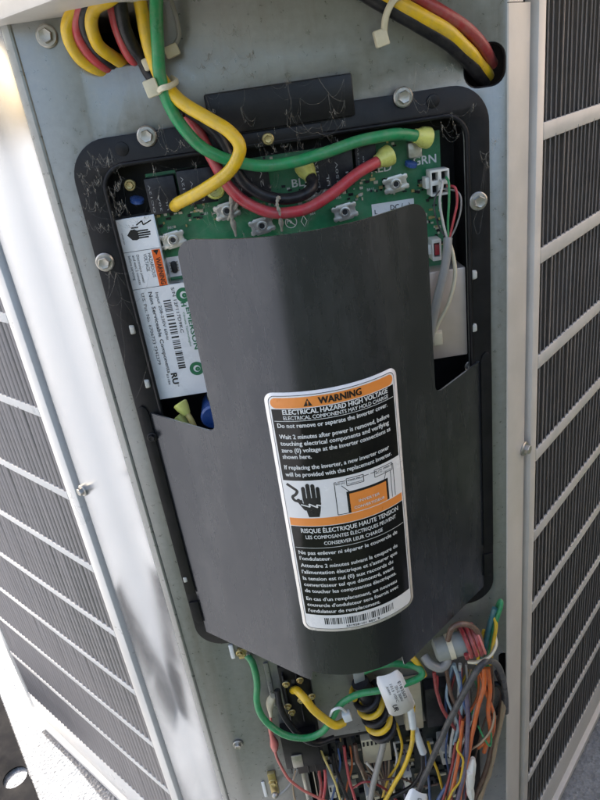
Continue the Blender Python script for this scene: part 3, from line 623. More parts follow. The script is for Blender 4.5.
zz = [(15, 91), (21.5, 93.2), (21, 90.5), (27, 94), (26.4, 91.5), (33, 93.6)]; mb = MB(); tr = lab(E3)
for a, b in zip(zz, zz[1:]): d = Vector((b[0] - a[0], b[1] - a[1], 0)).normalized(); nx = Vector((-d.y, d.x, 0)) * .5; a = Vector((*a, 0)); b = Vector((*b, 0)); mb.add([tr(*(a - nx).xy), tr(*(b - nx).xy), tr(*(b + nx).xy), tr(*(a + nx).xy)], [(0, 1, 2, 3)])
mb.build('spark_symbol', M['print_white'], wl_)
# inverter diagram
lab_sheet('diagram_frame', (49, 83, 84, 102.8, 0), E1, M['print_black'], wl_); lab_sheet('diagram_box', (51, 81, 86, 102.8, 0), E2, M['print_orange'], wl_)
print_text('diagram_print', [('INVERTER', 66, -94, 3.2, 'C', 17, .02), ('CONVERTISSEUR', 66, -99, 3.2, 'C', 25, .02)], flip(lab(E3)), M['print_white'], wl_)
mb = MB(); tr = lab(E1)
def ln(a, b, t=.28):
    d = Vector((b[0] - a[0], b[1] - a[1], 0)).normalized(); nx = Vector((-d.y, d.x, 0)) * t; a = Vector((*a, 0)); b = Vector((*b, 0)); k = 8
    for i in range(k): p = a.lerp(b, i / k); q = a.lerp(b, (i + 1) / k); mb.add([tr(*(p - nx).xy), tr(*(q - nx).xy), tr(*(q + nx).xy), tr(*(p + nx).xy)], [(0, 1, 2, 3)])
for a, b in (((41, 74.5), (41, 102.5)), ((41, 102.5), (49, 102.5)), ((41, 74.5), (89, 74.5)), ((89, 74.5), (89, 102.5)), ((46, 78), (54.5, 88)), ((82, 78), (78.5, 88)), ((50, 73), (63, 73)), ((50, 79), (63, 79)), ((50, 73), (50, 79)), ((63, 73), (63, 79)), ((72, 73), (88, 73)), ((72, 79), (88, 79)), ((72, 73), (72, 79)), ((88, 73), (88, 79)), ((86, 79), (86, 102.5))): ln(a, b)
mb.build('diagram_lines', M['print_black'], wl_)
print_text('diagram_print', [('DC (+)', 42, -76, 2.2, 'L', 6.5, .01), ('Connection', 51, -75, 1.9, 'L', 11, 0), ('Connexion', 51, -77.5, 1.9, 'L', 11, 0), ('DC (-)', 73, -76, 2.2, 'L', 5.5, .01), ('Connexion', 79.5, -75, 1.9, 'L', 7.5, 0), ('Connection', 79.5, -77.5, 1.9, 'L', 7.5, 0)], flip(lab(E2)), M['print_black'], wl_)
mb = MB(); tr = lab(E1)
x = 19.0
while x < 77:
    wd = random.choice((.45, .6, .9, 1.3)); mb.add([tr(x, 201.5), tr(x + wd, 201.5), tr(x + wd, 208.3), tr(x, 208.3)], [(0, 1, 2, 3)]); x += wd + random.choice((.4, .6, .9, 1.2))
mb.build('barcode', M['print_black'], wl_)
print_text('lettering', [('331928-101 REV. B', CX, -210.8, 2.9, 'C', 28, .03)], flip(lab(E2)), M['print_black'], wl_)

# ------------------------------------------------------------------ wires
def path(pp, k=6): return crom([P(*q) for q in pp], k)
def wire(label, col, pp, r, group=None, name='wire', boot=None, n=12, cat='wire', parts=None, mat=None):
    """pp: points as (pixel x, pixel y, mm in front of the panel)"""
    pts = path(pp); t = thing(name, label, cat, group); sd_ = random.uniform(0, 50)
    pts = [q + noise.noise_vector(q * 55 + Vector((sd_, 0, 0))) * (.0005 if 0 < i < len(pts) - 1 else 0) for i, q in enumerate(pts)]
    mb = MB(); mb.tube(pts, r * MM, n); mb.build('insulation', mat or M['w_' + col], t, 60)
    if boot:
        for end in boot:
            i, j = (0, 1) if end == 0 else (-1, -3)
            d = (pts[i] - pts[j]).normalized(); mb = MB()
            mb.lathe(pts[i] - d * 4 * MM, d, [(r * 1.18 * MM, -2 * MM), (r * 1.25 * MM, 0), (r * 1.75 * MM, 4 * MM), (r * 1.85 * MM, 9 * MM), (r * 1.5 * MM, 10 * MM), (r * 1.35 * MM, 8 * MM)], 18)
            mb.build('boot', M['boot'], t, 40)
    return t
def tie(pp, r, label, hd=None, wdt=2.2, mat='nylon', cat='cable tie'):
    pts = path(pp, 5); t = thing('cable_tie', label, cat, 'cable ties'); mb = MB()
    N = len(pts); prev = None
    mb.tube(pts, r * MM, 6); mb.build('strap', M[mat], t, 60)
    if hd:
        c = P(*hd); mb = MB(); mb.obox(c, Vector((1, 0, .2)).normalized(), OUT, Vector((-.2, 0, 1)).normalized(), 4.2 * MM, 3.5 * MM, 5 * MM); mb.build('head', M[mat], t, 30, .001)
    return t
GT = 'power wires at the top of the panel'; GL = 'wires of the lower compartment'
# coils of wire through the upper hole
wire('yellow wire looping farthest out through the upper corner hole', 'yellow', [(112, -22, 22), (88, -4, 22), (70, 18, 20), (69, 38, 16), (80, 58, 9), (96, 68, 2), (110, 70, -8), (122, 60, -18)], 4.0, GT)
wire('red wire looping inside the outer yellow loop at the corner hole', 'red', [(118, -22, 24), (96, -4, 24), (80, 12, 22), (77, 30, 18), (86, 50, 11), (101, 64, 3), (114, 68, -8), (124, 58, -18)], 3.6, GT)
wire('black wire looping beside the red loop at the corner hole', 'black', [(124, -22, 26), (102, -5, 26), (87, 10, 24), (84, 27, 20), (93, 46, 12), (107, 60, 4), (118, 66, -8), (128, 56, -18)], 3.6, GT)
wire('yellow wire forming the inner loop at the corner hole', 'yellow', [(130, -18, 28), (110, -1, 28), (95, 8, 26), (91, 24, 22), (98, 44, 14), (111, 56, 6), (123, 62, -6), (134, 52, -18)], 4.1, GT)
wire('short red wire dropping from the lid into the corner hole', 'red', [(106, -25, 14), (112, 5, 13), (118, 30, 11), (126, 50, 6), (134, 60, 0), (141, 60, -12)], 3.4, GT)
wire('thick black wire dropping from the lid into the corner hole', 'black', [(114, -25, 22), (120, 2, 22), (125, 28, 19), (133, 46, 14), (142, 58, 8), (150, 74, 5), (170, 100, 12), (186, 112, 14)], 4.2, GT)
wire('long yellow wire curling over the board to a relay terminal', 'yellow', [(136, -22, 16), (141, 5, 17), (146, 34, 18), (153, 60, 18), (162, 80, 20), (180, 101, 26), (206, 117, 32), (229, 131, 36), (240, 149, 37), (229, 171, 33), (207, 188, 26), (188, 198, 18), (178, 203, 12), (175, 206, 0)], 4.2, GT)
wire('long green wire sweeping across the board to a yellow boot', 'green', [(157, -22, 26), (157, 20, 27), (158, 52, 26), (160, 76, 25), (168, 102, 24), (185, 130, 21), (208, 151, 18), (240, 163, 16), (275, 165, 18), (318, 155, 18), (360, 141, 14), (395, 134, 8), (422, 137, 0)], 4.0, GT, boot=(1,))
wire('red wire sagging across the board to a yellow boot', 'red', [(186, 114, 8), (199, 132, 9), (212, 158, 9), (228, 186, 9), (248, 204, 9), (275, 213, 10), (303, 210, 11), (330, 195, 11), (358, 173, 8), (384, 158, 0)], 4.0, GT, boot=(1,))
wire('black wire sagging below the green one to a yellow boot', 'black', [(178, 104, 12), (200, 119, 13), (218, 136, 13), (230, 158, 13), (243, 181, 12), (262, 194, 11), (284, 199, 11), (304, 195, 9), (313, 185, 4), (307, 171, -4)], 4.0, GT, boot=(1,))
mb = MB(); mb.lathe(P(214, 190, -6), Vector((.2, -1, .2)), [(6 * MM, -4 * MM), (6.8 * MM, 0), (6.8 * MM, 7 * MM), (5.6 * MM, 8 * MM), (5 * MM, 5 * MM)], 18); tag(mb.build('terminal_boot', M['boot'], None, 40), 'yellow terminal boot on the board below the long yellow wire', 'terminal boot')
# bundle going into the right hole
wire('yellow wire running from the white tie into the side hole', 'yellow', [(372, -12, 22), (400, 4, 22), (425, 18, 20), (448, 32, 16), (468, 50, 8), (480, 66, -4), (488, 76, -18)], 4.4, GT)
wire('black wire running below the yellow one into the side hole', 'black', [(362, -8, 20), (395, 12, 20), (420, 26, 18), (445, 41, 14), (465, 57, 6), (476, 72, -3), (484, 82, -18)], 4.6, GT)
wire('dark red wire arching above the yellow one into the side hole', 'darkred', [(392, -16, 18), (420, 0, 18), (445, 14, 16), (468, 30, 10), (484, 48, 0), (492, 64, -16)], 4.2, GT)
wire('short teal wire at the lid behind the white tie', 'teal', [(340, -14, 12), (362, -4, 12), (382, 4, 12), (398, 8, 14)], 3.2, GT)
tie([(384, 34, 20), (386, 16, 26), (394, 0, 28), (406, -6, 24)], 2.3, 'cream cable tie around the bundle near the lid', (381, 38, 20))
tie([(157, 92, 27), (163, 88, 33), (170, 86, 32), (176, 82, 24), (172, 78, 14)], 1.9, 'cream cable tie around the green and yellow wires', (152, 88, 27))
t = wire('thin grey cord hanging beside the green wire', 'grey', [(165, -15, 14), (172, 4, 14), (177, 20, 12), (179, 36, 10), (173, 47, 8), (166, 52, 8)], 1.5, GT, n=8)
mb = MB(); mb.obox(P(172, 51, 8), Vector((1, 0, .25)).normalized(), OUT, Vector((-.25, 0, 1)).normalized(), 4.6 * MM, 3 * MM, 3.6 * MM); mb.build('clamp', M['nylon'], t, 30, .0012)
mb = MB(); mb.obox(P(148, 64, 12), Vector((1, 0, .25)).normalized(), OUT, Vector((-.25, 0, 1)).normalized(), 3.2 * MM, 3 * MM, 3.6 * MM); tag(mb.build('cable_tie', M['nylon'], None, 30, .0012), 'small cream tie head at the end of the thick black wire', 'cable tie', 'cable ties')
# thin leads of the white connector and the grey jacketed cable
GR = 'thin leads of the white board connector'
wire('white lead curving out of the white board connector', 'white', [(440, 180, 4), (442, 184, 10), (440, 200, 11), (443, 222, 10), (447, 238, 8)], .95, GR, n=8)
wire('green lead curving out of the white board connector', 'green', [(446, 177, 4), (449, 183, 10), (449, 200, 11), (448, 222, 10), (448, 238, 8)], .9, GR, n=8)
wire('red lead bowing out of the white board connector', 'red', [(447, 186, 4), (455, 188, 9), (457, 204, 10), (453, 224, 9), (449, 238, 8)], .95, GR, n=8)
wire('grey lead bowing widest out of the white board connector', 'grey', [(440, 188, 4), (458, 192, 7), (461, 206, 9), (456, 226, 8), (450, 239, 8)], .7, GR, n=8)
wire('thin dark lead bending left of the white connector', 'darkgrey', [(441, 190, 4), (436, 196, 8), (434, 208, 8), (439, 226, 8), (447, 239, 8)], .6, GR, n=8)
t = wire('grey jacketed cable running down behind the cover', 'grey', [(448, 238, 8), (447, 252, 10), (443, 275, 12), (437, 300, 12), (432, 325, 10), (428, 350, 6)], 3.4, None, name='cable', cat='cable')
wire('cream lead bowing beside the grey jacketed cable', 'tan', [(449, 240, 6), (453, 256, 8), (455, 276, 9), (449, 302, 8), (438, 324, 6), (431, 340, 4)], 1.5, None, n=10, mat=M['cream'])
# yellow leads in the left notch
for k, (a, b, c, txt) in enumerate((((183, 408, 6), (191, 420, 10), (198, 436, 12), 'upper yellow booted lead in the notch of the cover'), ((182, 421, 0), (190, 430, 4), (197, 440, 6), 'lower yellow booted lead in the notch of the cover'))):
    t = wire(txt, 'paleyellow', [a, b, c], 2.3, 'booted leads in the notch'); mb = MB(); d = (P(*a) - P(*b)).normalized()
    mb.lathe(P(*a), d, [(3 * MM, -6 * MM), (5.2 * MM, 0), (6 * MM, 4 * MM), (5 * MM, 5 * MM), (4.4 * MM, 2 * MM)], 18); mb.build('boot', M['boot'], t, 40)

# ------------------------------------------------------------------ lower compartment
lc = thing('control_box', 'dark recessed control box in the panel below the inverter cover', 'control box')
mb = MB(); ol = rrect(-67, 129, -691, -399, 6); n = len(ol)
mb.add([W(a, b, -.8) for a, b in ol] + [W(a, b, -45) for a, b in ol], [(i, (i + 1) % n, n + (i + 1) % n, n + i) for i in range(n)] + [tuple(range(n, 2 * n))]); mb.build('recess', M['dark'], lc, 40)
ct = thing('control_board', 'dark dusty control board crowded with components under the wiring', 'circuit board')
mb = MB(); mb.box(-60, 122, -640, -404, -32, -30); mb.build('board', M['pcbdark'], ct)
for k in range(190):
    u = random.uniform(-56, 118); v = random.uniform(-600, -412); a = random.uniform(1.2, 5); b = random.uniform(1, 4); h = random.uniform(1, 9)
    mb = MB(); mb.box(u - a, u + a, v - b, v + b, -30, -30 + h); mb.build('component', M[random.choice(('relay', 'relay', 'relay', 'pcbdark', 'pcbdark', 'terminal', 'cream', 'brass'))], ct, 30, .0004, 1)
for k in range(7):
    px = 330 + k * 8; mb = MB(); c = P(px, 752 - k * 2.0, -18); mb.obox(c, Vector((1, 0, 0)), OUT, Vector((0, 0, 1)), 1.6 * MM, 9 * MM, 5 * MM); mb.build('spade_tab', M['steel' if k % 2 else 'relay'], ct, 30, .0003)
# black rim at the top of the board
mb = MB(); mb.box(-64, 126, -410, -403, -28, -4); mb.build('board_edge', M['blackplastic'], ct, 30, .001)

# contactor
con = thing('contactor', 'black contactor with brass terminals mounted beside the control board', 'contactor')
def bpx(name, x0, x1, y0, y1, w0, w1, mat, parent, bevel=.001):
    u0, v1 = UV(x0, y0, w1); u1, v0 = UV(x1, y1, w1); mb = MB(); mb.box(min(u0, u1), max(u0, u1), min(v0, v1), max(v0, v1), w0, w1); return mb.build(name, M[mat], parent, 30, bevel)
bpx('body', 277, 326, 668, 770, .5, 10, 'blackplastic', con); bpx('base_block', 280, 322, 738, 764, .5, 18, 'blackplastic', con)
for k, (x, y) in enumerate(((283, 690), (296, 688), (309, 684))): bpx('pole_slot', x, x + 8, y - 14, y + 34, 10, 15, 'relay', con)
for x, y in ((288, 706), (292, 712), (301, 700), (312, 696), (286, 684), (300, 680)): bolt(P(x, y, 15), OUT, 2.4 * MM, con, 'terminal_screw', True, 'brass')
for x, y in ((284, 681), (291, 680), (297, 679)): bpx('vent', x, x + 4, y, y + 3, 15, 15.6, 'dark', con, 0)
bpx('foot_bracket', 263, 277, 664, 706, .3, 2.5, 'panel', con); bpx('bottom_clip', 291, 304, 757, 767, 18, 20, 'steel', con)
for x in (289, 306, 314): bpx('terminal_leg', x, x + 4, 760, 774, 6, 14, 'blackplastic', con)
# grey bracket behind the coil and blocks on the panel
bl = bpx('terminal_block', 402, 424, 686, 728, .5, 12, 'cream', None); tag(bl, 'cream plastic block behind the hanging tag', 'terminal block')
bl = bpx('relay_block', 425, 452, 690, 724, .5, 14, 'relay', None); tag(bl, 'black relay block beside the cream plastic block', 'relay')
bl = bpx('capacitor_block', 353, 366, 672, 686, .5, 16, 'ferrite', None); tag(bl, 'grey round cornered block under the edge of the cover', 'block')
# lugs and their screws
lug = thing('ground_lug', 'brass ground lug with white paint mark near the lower cover corner', 'ground lug')
bpx('paint_mark', 228, 236, 646, 659, .3, 3, 'label_white', lug, .0015); bpx('lug', 237, 249, 650, 658, .3, 4, 'brass', lug); bolt(P(240, 653, 4), OUT, 2.6 * MM, lug, 'screw', True, 'brass'); bpx('barrel', 246, 252, 655, 663, 3, 8, 'steel', lug)
lug = thing('ground_lug', 'square steel ground lug low on the grey panel', 'ground lug')
bpx('paint_mark', 261, 268, 783, 797, .3, 2, 'label_white', lug, .0015); bpx('lug', 267, 280, 775, 796, .3, 5, 'brass', lug); bolt(P(273, 782, 5), OUT, 3.2 * MM, lug, 'screw', True, 'brass'); mb = MB(); mb.lathe(P(275, 794, 8), OUT, [(3.6 * MM, 0), (4 * MM, 1.5 * MM), (2.4 * MM, 4 * MM), (.4 * MM, 5 * MM)], 14); mb.build('ball_end', M['steel'], lug, 50)

wire('green ground wire looping from the lug past the tag', 'green', [(247, 655, 6), (253, 664, 10), (257, 684, 14), (257, 703, 18), (265, 720, 24), (283, 734, 29), (305, 738, 31), (322, 732, 31), (332, 718, 30), (341, 704, 30), (356, 695, 31), (380, 690, 36), (404, 684, 38), (421, 676, 36), (418, 668, 30), (402, 664, 24), (382, 665, 18), (362, 672, 12)], 3.4, GL)
wire('short yellow wire crossing the contactor to a tie', 'yellow', [(293, 690, 10), (297, 691, 20), (305, 699, 30), (314, 710, 33), (325, 719, 34), (336, 725, 34), (344, 722, 30)], 4.0, GL)
wire('black wire looping down over the contactor', 'black', [(277, 690, 12), (280, 706, 18), (288, 722, 22), (300, 736, 24), (316, 743, 22), (334, 738, 16)], 3.2, GL)
tie([(330, 716, 32), (333, 710, 37), (340, 708, 38), (346, 712, 35)], 1.4, 'clear cable tie around the green ground wire', (347, 716, 34), mat='clear')
# yellow and black coil wound around a grey cable
def coilwire(label, col, ph, r):
    pts = []; A = P(364, 690, 16); B = P(384, 731, 16); N = 64; turns = 2.6
    ux = Vector((.95, -.1, .25)).normalized(); uy = Vector((.1, -.95, -.15)).normalized()
    for k in range(N + 1):
        f = k / N; a = 2 * math.pi * (turns * f) + ph
        pts.append(A.lerp(B, f) + ux * (13.5 * MM * math.cos(a)) + uy * (13.5 * MM * math.sin(a)))
    t = thing('wire', label, 'wire', GL); mb = MB(); mb.tube(pts, r * MM, 10); mb.build('insulation', M['w_' + col], t, 60)
coilwire('yellow wire coiled around the choke above the control board', 'yellow', 2.6, 3.1); coilwire('black wire coiled between the yellow turns of the choke', 'black', 2.6 + math.pi, 3.1)
mb = MB(); mb.tube(path([(360, 682, 16), (370, 700, 16), (386, 734, 16)]), 9 * MM, 16); tag(mb.build('choke_core', M['relay'], None, 50), 'dark choke core inside the yellow and black coil', 'choke')
wire('thick grey cable dropping below the tag', 'grey', [(392, 690, 20), (388, 708, 20), (385, 735, 18), (378, 765, 16), (372, 790, 16), (369, 812, 16)], 3.4, GL)
t = wire('yellow wire with clear sleeve dropping in front of the board', 'yellow', [(413, 706, 26), (413, 722, 26), (412, 742, 25), (405, 765, 22), (394, 785, 20), (382, 806, 18)], 2.4, GL)
mb = MB(); mb.tube(path([(408, 696, 26), (411, 712, 26), (413, 727, 26)]), 4 * MM, 10); mb.build('sleeve', M['clear'], t, 60)
t = wire('black wire with clear sleeve curving along the board', 'black', [(418, 738, 22), (422, 752, 22), (422, 770, 20), (414, 784, 18), (398, 794, 16), (372, 804, 14)], 2.4, GL)
mb = MB(); mb.tube(path([(415, 730, 22), (420, 744, 22), (423, 752, 22)]), 4.2 * MM, 10); mb.build('sleeve', M['clear'], t, 60)
wire('long dark grey cable slanting across the harness', 'darkgrey', [(506, 712, 8), (505, 690, 14), (499, 668, 24), (488, 661, 34), (476, 672, 40), (462, 697, 42), (445, 730, 40), (430, 764, 36), (419, 790, 34), (411, 812, 32)], 3.1, GL)
# ferrite with red turns
fe = thing('ferrite_core', 'grey ferrite tube with a cream tie under the cover edge', 'ferrite')
a, b = P(434, 651, 26), P(472, 640, 26); mb = MB(); d = (b - a).normalized(); mb.lathe(a, d, [(7 * MM, 0), (11 * MM, 2 * MM), (11.5 * MM, (b - a).length - 1 * MM), (9 * MM, (b - a).length)], 22); mb.build('tube', M['ferrite'], fe, 40)
c = a.lerp(b, .35); mb = MB(); mb.lathe(c, d, [(12.2 * MM, 0), (12.2 * MM, 5 * MM), (11 * MM, 5.1 * MM)], 22); mb.build('band', M['nylon'], fe, 40)
def loops(label, col, f0, f1, turns, rr, r):
    pts = []; N = int(26 * turns); e = d.cross(Vector((0, 0, 1))).normalized(); g2 = d.cross(e)
    for k in range(N + 1):
        f = k / N; an = 2 * math.pi * turns * f; pts.append(a.lerp(b, f0 + (f1 - f0) * f) + e * (rr * MM * math.cos(an)) + g2 * (rr * MM * math.sin(an)))
    t = thing('wire', label, 'wire', GL); mb = MB(); mb.tube(pts, r * MM, 9); mb.build('insulation', M['w_' + col], t, 60)
loops('red wire wound in tight turns on the grey ferrite tube', 'darkred', .72, 1.12, 3.2, 14, 2.1)
loops('pink wire wound beside the red turns on the ferrite tube', 'pink', .8, 1.2, 2.1, 14.5, 1.3)
wire('brown wire arching over the grey ferrite tube', 'brown', [(448, 640, 34), (452, 628, 36), (462, 624, 36), (474, 628, 34), (481, 640, 28), (482, 655, 22)], 2.6, GL)
wire('thick grey sleeve bent in a hook below the ferrite tube', 'grey', [(424, 656, 26), (430, 664, 32), (440, 668, 34), (447, 662, 32), (446, 651, 28)], 4.4, GL)
t = wire('short yellow wire poking out beside the tag', 'yellow', [(409, 654, 22), (415, 660, 26), (421, 668, 28), (424, 675, 26)], 3.0, GL)
# tall loop of green, teal and yellow wires on the right
wire('green wire bent in a tall hairpin at the panel edge', 'green', [(487, 668, 16), (491, 645, 20), (496, 622, 22), (501, 606, 20), (500, 601, 16), (496, 612, 12), (490, 640, 10)], 2.1, GL, n=10)
wire('teal wire running up to the green hairpin', 'teal', [(481, 668, 14), (484, 650, 18), (489, 628, 20), (495, 608, 18)], 2.8, GL, n=10)
wire('yellow wire bent in a hairpin inside the green one', 'yellow', [(490, 664, 20), (493, 646, 24), (496, 626, 24), (494, 618, 20), (490, 634, 16)], 1.8, GL, n=10)
wire('short yellow wire left of the teal wire', 'yellow', [(477, 664, 16), (480, 648, 18), (484, 630, 16)], 1.7, GL, n=10)
tie([(468, 662, 30), (478, 662, 34), (490, 656, 32), (496, 645, 26), (495, 636, 20)], 1.8, 'cream cable tie around the tall hairpin wires', None)
# the harness on the right
HW = [
 ('orange wire curving down out of the harness loop', 'orange', [(484, 668, 26), (484, 685, 30), (478, 708, 32), (473, 730, 32), (469, 752, 30), (463, 780, 28), (458, 808, 26)], 2.3),
 ('orange wire hanging straight beside the curved orange one', 'orange', [(488, 668, 22), (490, 690, 26), (488, 712, 26), (490, 732, 22), (484, 752, 18)], 2.3),
 ('second orange wire bulging toward the panel edge', 'orange', [(480, 672, 22), (487, 695, 24), (494, 716, 22), (491, 736, 18), (478, 748, 16)], 2.0),
 ('blue wire running down the middle of the harness', 'blue', [(459, 672, 20), (462, 695, 24), (468, 720, 26), (466, 748, 26), (455, 772, 24), (440, 796, 22), (434, 808, 20)], 2.0),
 ('pale blue wire at the top of the harness', 'sky', [(454, 664, 20), (459, 682, 22), (462, 702, 22), (459, 724, 20), (454, 744, 18)], 2.0),
 ('purple grey wire hanging through the harness', 'purple', [(466, 690, 24), (468, 715, 30), (467, 745, 32), (463, 775, 30), (456, 808, 28)], 2.4),
 ('red wire bowing left of the harness', 'darkred', [(434, 672, 18), (437, 692, 24), (443, 710, 24), (452, 724, 20), (460, 734, 16)], 1.9),
 ('bright red wire bowing closely along the other red one', 'red', [(437, 676, 16), (438, 698, 20), (446, 716, 20), (456, 730, 14)], 1.4),
 ('brown wire dropping behind the slanting dark cable', 'brown', [(446, 668, 18), (450, 690, 22), (456, 708, 20), (464, 724, 16)], 2.0),
 ('white wire dropping behind the slanting dark cable', 'white', [(460, 664, 18), (459, 690, 18), (456, 715, 18), (452, 738, 16), (450, 756, 12)], 1.8),
 ('red brown wire low in the harness', 'orange', [(463, 720, 26), (460, 745, 30), (456, 772, 30), (447, 808, 28)], 1.9),
 ('dark red wire low in the harness beside the blue', 'darkred', [(456, 742, 20), (452, 766, 24), (447, 786, 24), (440, 810, 22)], 1.7),
 ('thin yellow wire weaving low through the harness', 'yellow', [(461, 735, 26), (457, 748, 33), (463, 760, 34), (460, 780, 30), (452, 792, 34), (444, 808, 26)], 1.2),
 ('tan cable drooping along the panel edge', 'tan', [(505, 694, 8), (503, 712, 12), (497, 738, 14), (492, 764, 14), (484, 788, 14), (476, 812, 14)], 2.2),
 ('brown cable drooping inside the tan one', 'brown', [(503, 686, 6), (500, 715, 10), (492, 745, 12), (486, 770, 12), (478, 790, 12), (468, 812, 12)], 2.6),
 ('pale tan cable drooping between tan and brown', 'tan', [(504, 690, 10), (499, 728, 14), (494, 750, 15), (490, 775, 15), (479, 798, 15), (474, 814, 15)], 1.3),
 ('thin green wire crossing the orange ones', 'green', [(478, 726, 26), (484, 738, 30), (490, 746, 28), (491, 734, 24), (488, 712, 20)], 1.1),
 ('thin tan wire crossing the orange ones', 'tan', [(470, 750, 26), (482, 742, 32), (492, 728, 30), (494, 712, 24), (488, 704, 20)], 1.2),
 ('thin grey wire dropping behind the white one', 'grey', [(466, 664, 16), (468, 690, 18), (470, 716, 16), (466, 742, 14)], 1.4),
 ('thin yellow wire slanting beside the board plug', 'yellow', [(428, 742, 12), (433, 760, 16), (438, 772, 14), (443, 790, 12), (448, 806, 10)], 1.6),
 ('blue wire low behind the slanting dark cable', 'blue', [(424, 752, 6), (428, 775, 8), (430, 800, 8)], 1.5),
 ('black wire behind the orange ones', 'black', [(497, 672, 14), (503, 690, 8), (500, 706, 2), (488, 722, -4), (478, 745, -8)], 2.8),
 ('second black wire coiled at the panel edge', 'black', [(486, 690, 6), (496, 684, 12), (504, 694, 12), (500, 710, 4), (488, 714, -4)], 3.0),
]
for lab_, c, pp, r in HW: wire(lab_, c, pp, r, GL, n=10)
HT = [('thin white lead', 'white'), ('thin red lead', 'red'), ('thin orange lead', 'orange'), ('thin blue lead', 'blue'), ('thin brown lead', 'brown'), ('thin tan lead', 'tan'), ('thin yellow lead', 'yellow'), ('thin black lead', 'black'), ('thin purple lead', 'purple'), ('thin dark red lead', 'darkred'), ('thin pale blue lead', 'sky'), ('thin grey lead', 'grey'), ('thin green lead', 'green')]
for lab_, c in HT:
    x0 = random.uniform(450, 492); pp = [(x0, 664 + random.uniform(0, 10), 14)]; x = x0
    tgt = random.uniform(436, 470)
    for k in range(1, 6): pp.append((x0 + (tgt - x0) * (k / 5) ** 1.3 + random.uniform(-7, 7), 668 + 29 * k, random.uniform(8, 26)))
    wire(lab_ + ' buried in the harness below the ferrite tube', c, pp, random.uniform(.9, 1.5), GL, n=8)
pl = thing('wire_connector', 'white plastic wire connector hanging low in the harness', 'connector', None)
mb = MB(); mb.tube(path([(473, 758, 28), (471, 772, 30), (470, 788, 30), (472, 800, 28)], 4), 4 * MM, 8, [x * MM for x in (2.4, 3.6, 4.8, 5, 5, 4.6, 5.2, 4.8, 4, 4.4, 4.2, 3.4, 2.4)]); mb.build('shell', M['white'], pl, 40)
bpx('latch', 468, 474, 775, 790, 30, 37, 'white', pl)
# left side of the lower compartment
t = wire('pink and white wire with splice curving over the panel', 'pink', [(270, 706, 10), (271, 722, 8), (273, 738, 8), (274, 746, 8), (279, 762, 10), (290, 780, 12), (308, 793, 13), (330, 803, 14)], 1.5, GL, n=10)
mb = MB(); mb.tube(path([(270, 722, 8), (271, 733, 8), (274, 742, 8), (275, 750, 8)], 4), 3 * MM, 10, [x * MM for x in (1.8, 2.2, 2.5, 2.4, 2.2, 2.4, 2.8, 3.4, 4.4, 4.8, 4.4, 3.6, 3)]); mb.build('splice', M['w_pink'], t, 60)
mb = MB(); mb.tube(path([(273, 696, 14), (270, 704, 12), (271, 716, 10)], 4), 4 * MM, 10, [x * MM for x in (3, 4, 4.4, 4.4, 4.2, 3.4, 2.8, 2.2, 2)]); mb.build('spade_cover', M['cream'], t, 60)
HL = [
 ('thin pale yellow wire dropping below the green loop', 'paleyellow', [(318, 742, 6), (322, 754, 10), (329, 768, 10), (336, 785, 10), (342, 806, 10)], 1.3),
 ('red wire dropping from the contactor', 'red', [(321, 758, 4), (325, 772, 8), (325, 788, 8), (322, 806, 8)], 1.7),
 ('dark red wire dropping beside the red one', 'darkred', [(316, 758, 2), (319, 772, 6), (321, 790, 6), (318, 806, 6)], 2.0),
 ('red wire running down from a brown spade sleeve', 'red', [(344, 746, -6), (346, 762, 0), (350, 782, 4), (357, 806, 6)], 1.7),
 ('brown wire ending in a spade sleeve beside the red one', 'brown', [(355, 744, -6), (357, 758, 0), (361, 768, 2), (366, 778, 2)], 2.6),
 ('thin tan wire curving under the white plug', 'tan', [(360, 766, 2), (364, 778, 6), (371, 789, 8), (380, 796, 8)], 1.2),
 ('black wire with silver tip among the spade tabs', 'black', [(333, 752, -4), (336, 768, 2), (341, 782, 4), (350, 806, 4)], 2.0),
 ('thin grey wire from the steel ground lug', 'grey', [(276, 797, 8), (285, 790, 8), (293, 780, 6), (298, 768, 6)], 1.5),
 ('thin olive wire below the contactor', 'tan', [(296, 770, 6), (293, 782, 6), (294, 796, 6), (298, 808, 6)], 1.1),
]
HL += [('blue wire between the spade tabs', 'blue', [(338, 748, -10), (340, 765, -2), (336, 784, 0), (330, 806, 2)], 1.3), ('thin orange wire dropping between the spade tabs', 'orange', [(350, 746, -10), (352, 766, -4), (347, 786, -2), (345, 806, 0)], 1.2),
 ('white wire dropping beside the grey cable', 'white', [(394, 742, -10), (397, 760, -2), (393, 780, 2), (396, 806, 4)], 1.4), ('purple wire low on the control board', 'purple', [(404, 750, -12), (408, 770, -6), (404, 790, -4), (408, 808, -2)], 1.3),
 ('thin brown wire crossing under the yellow wire', 'brown', [(362, 772, 0), (380, 780, 6), (400, 778, 6), (420, 786, 4), (438, 784, 8)], 1.2), ('thin dark red wire crossing the control board', 'darkred', [(352, 788, 4), (366, 782, 8), (384, 788, 8), (398, 802, 8)], 1.3),
 ('yellow wire low beside the cream plug', 'yellow', [(398, 728, 4), (402, 746, 6), (398, 764, 4), (388, 780, 2), (380, 806, 2)], 1.5)]
for lab_, c, pp, r in HL: wire(lab_, c, pp, r, GL, n=10)
for k, (x0, x1, y0, y1) in enumerate(((300, 310, 768, 800), (311, 319, 764, 800))):
    o = bpx('spade_terminal', x0, x1, y0, y1, 0, 4, 'terminal' if k == 0 else 'cream', None); tag(o, ('grey' if k == 0 else 'cream') + ' flat spade terminal below the contactor', 'terminal')
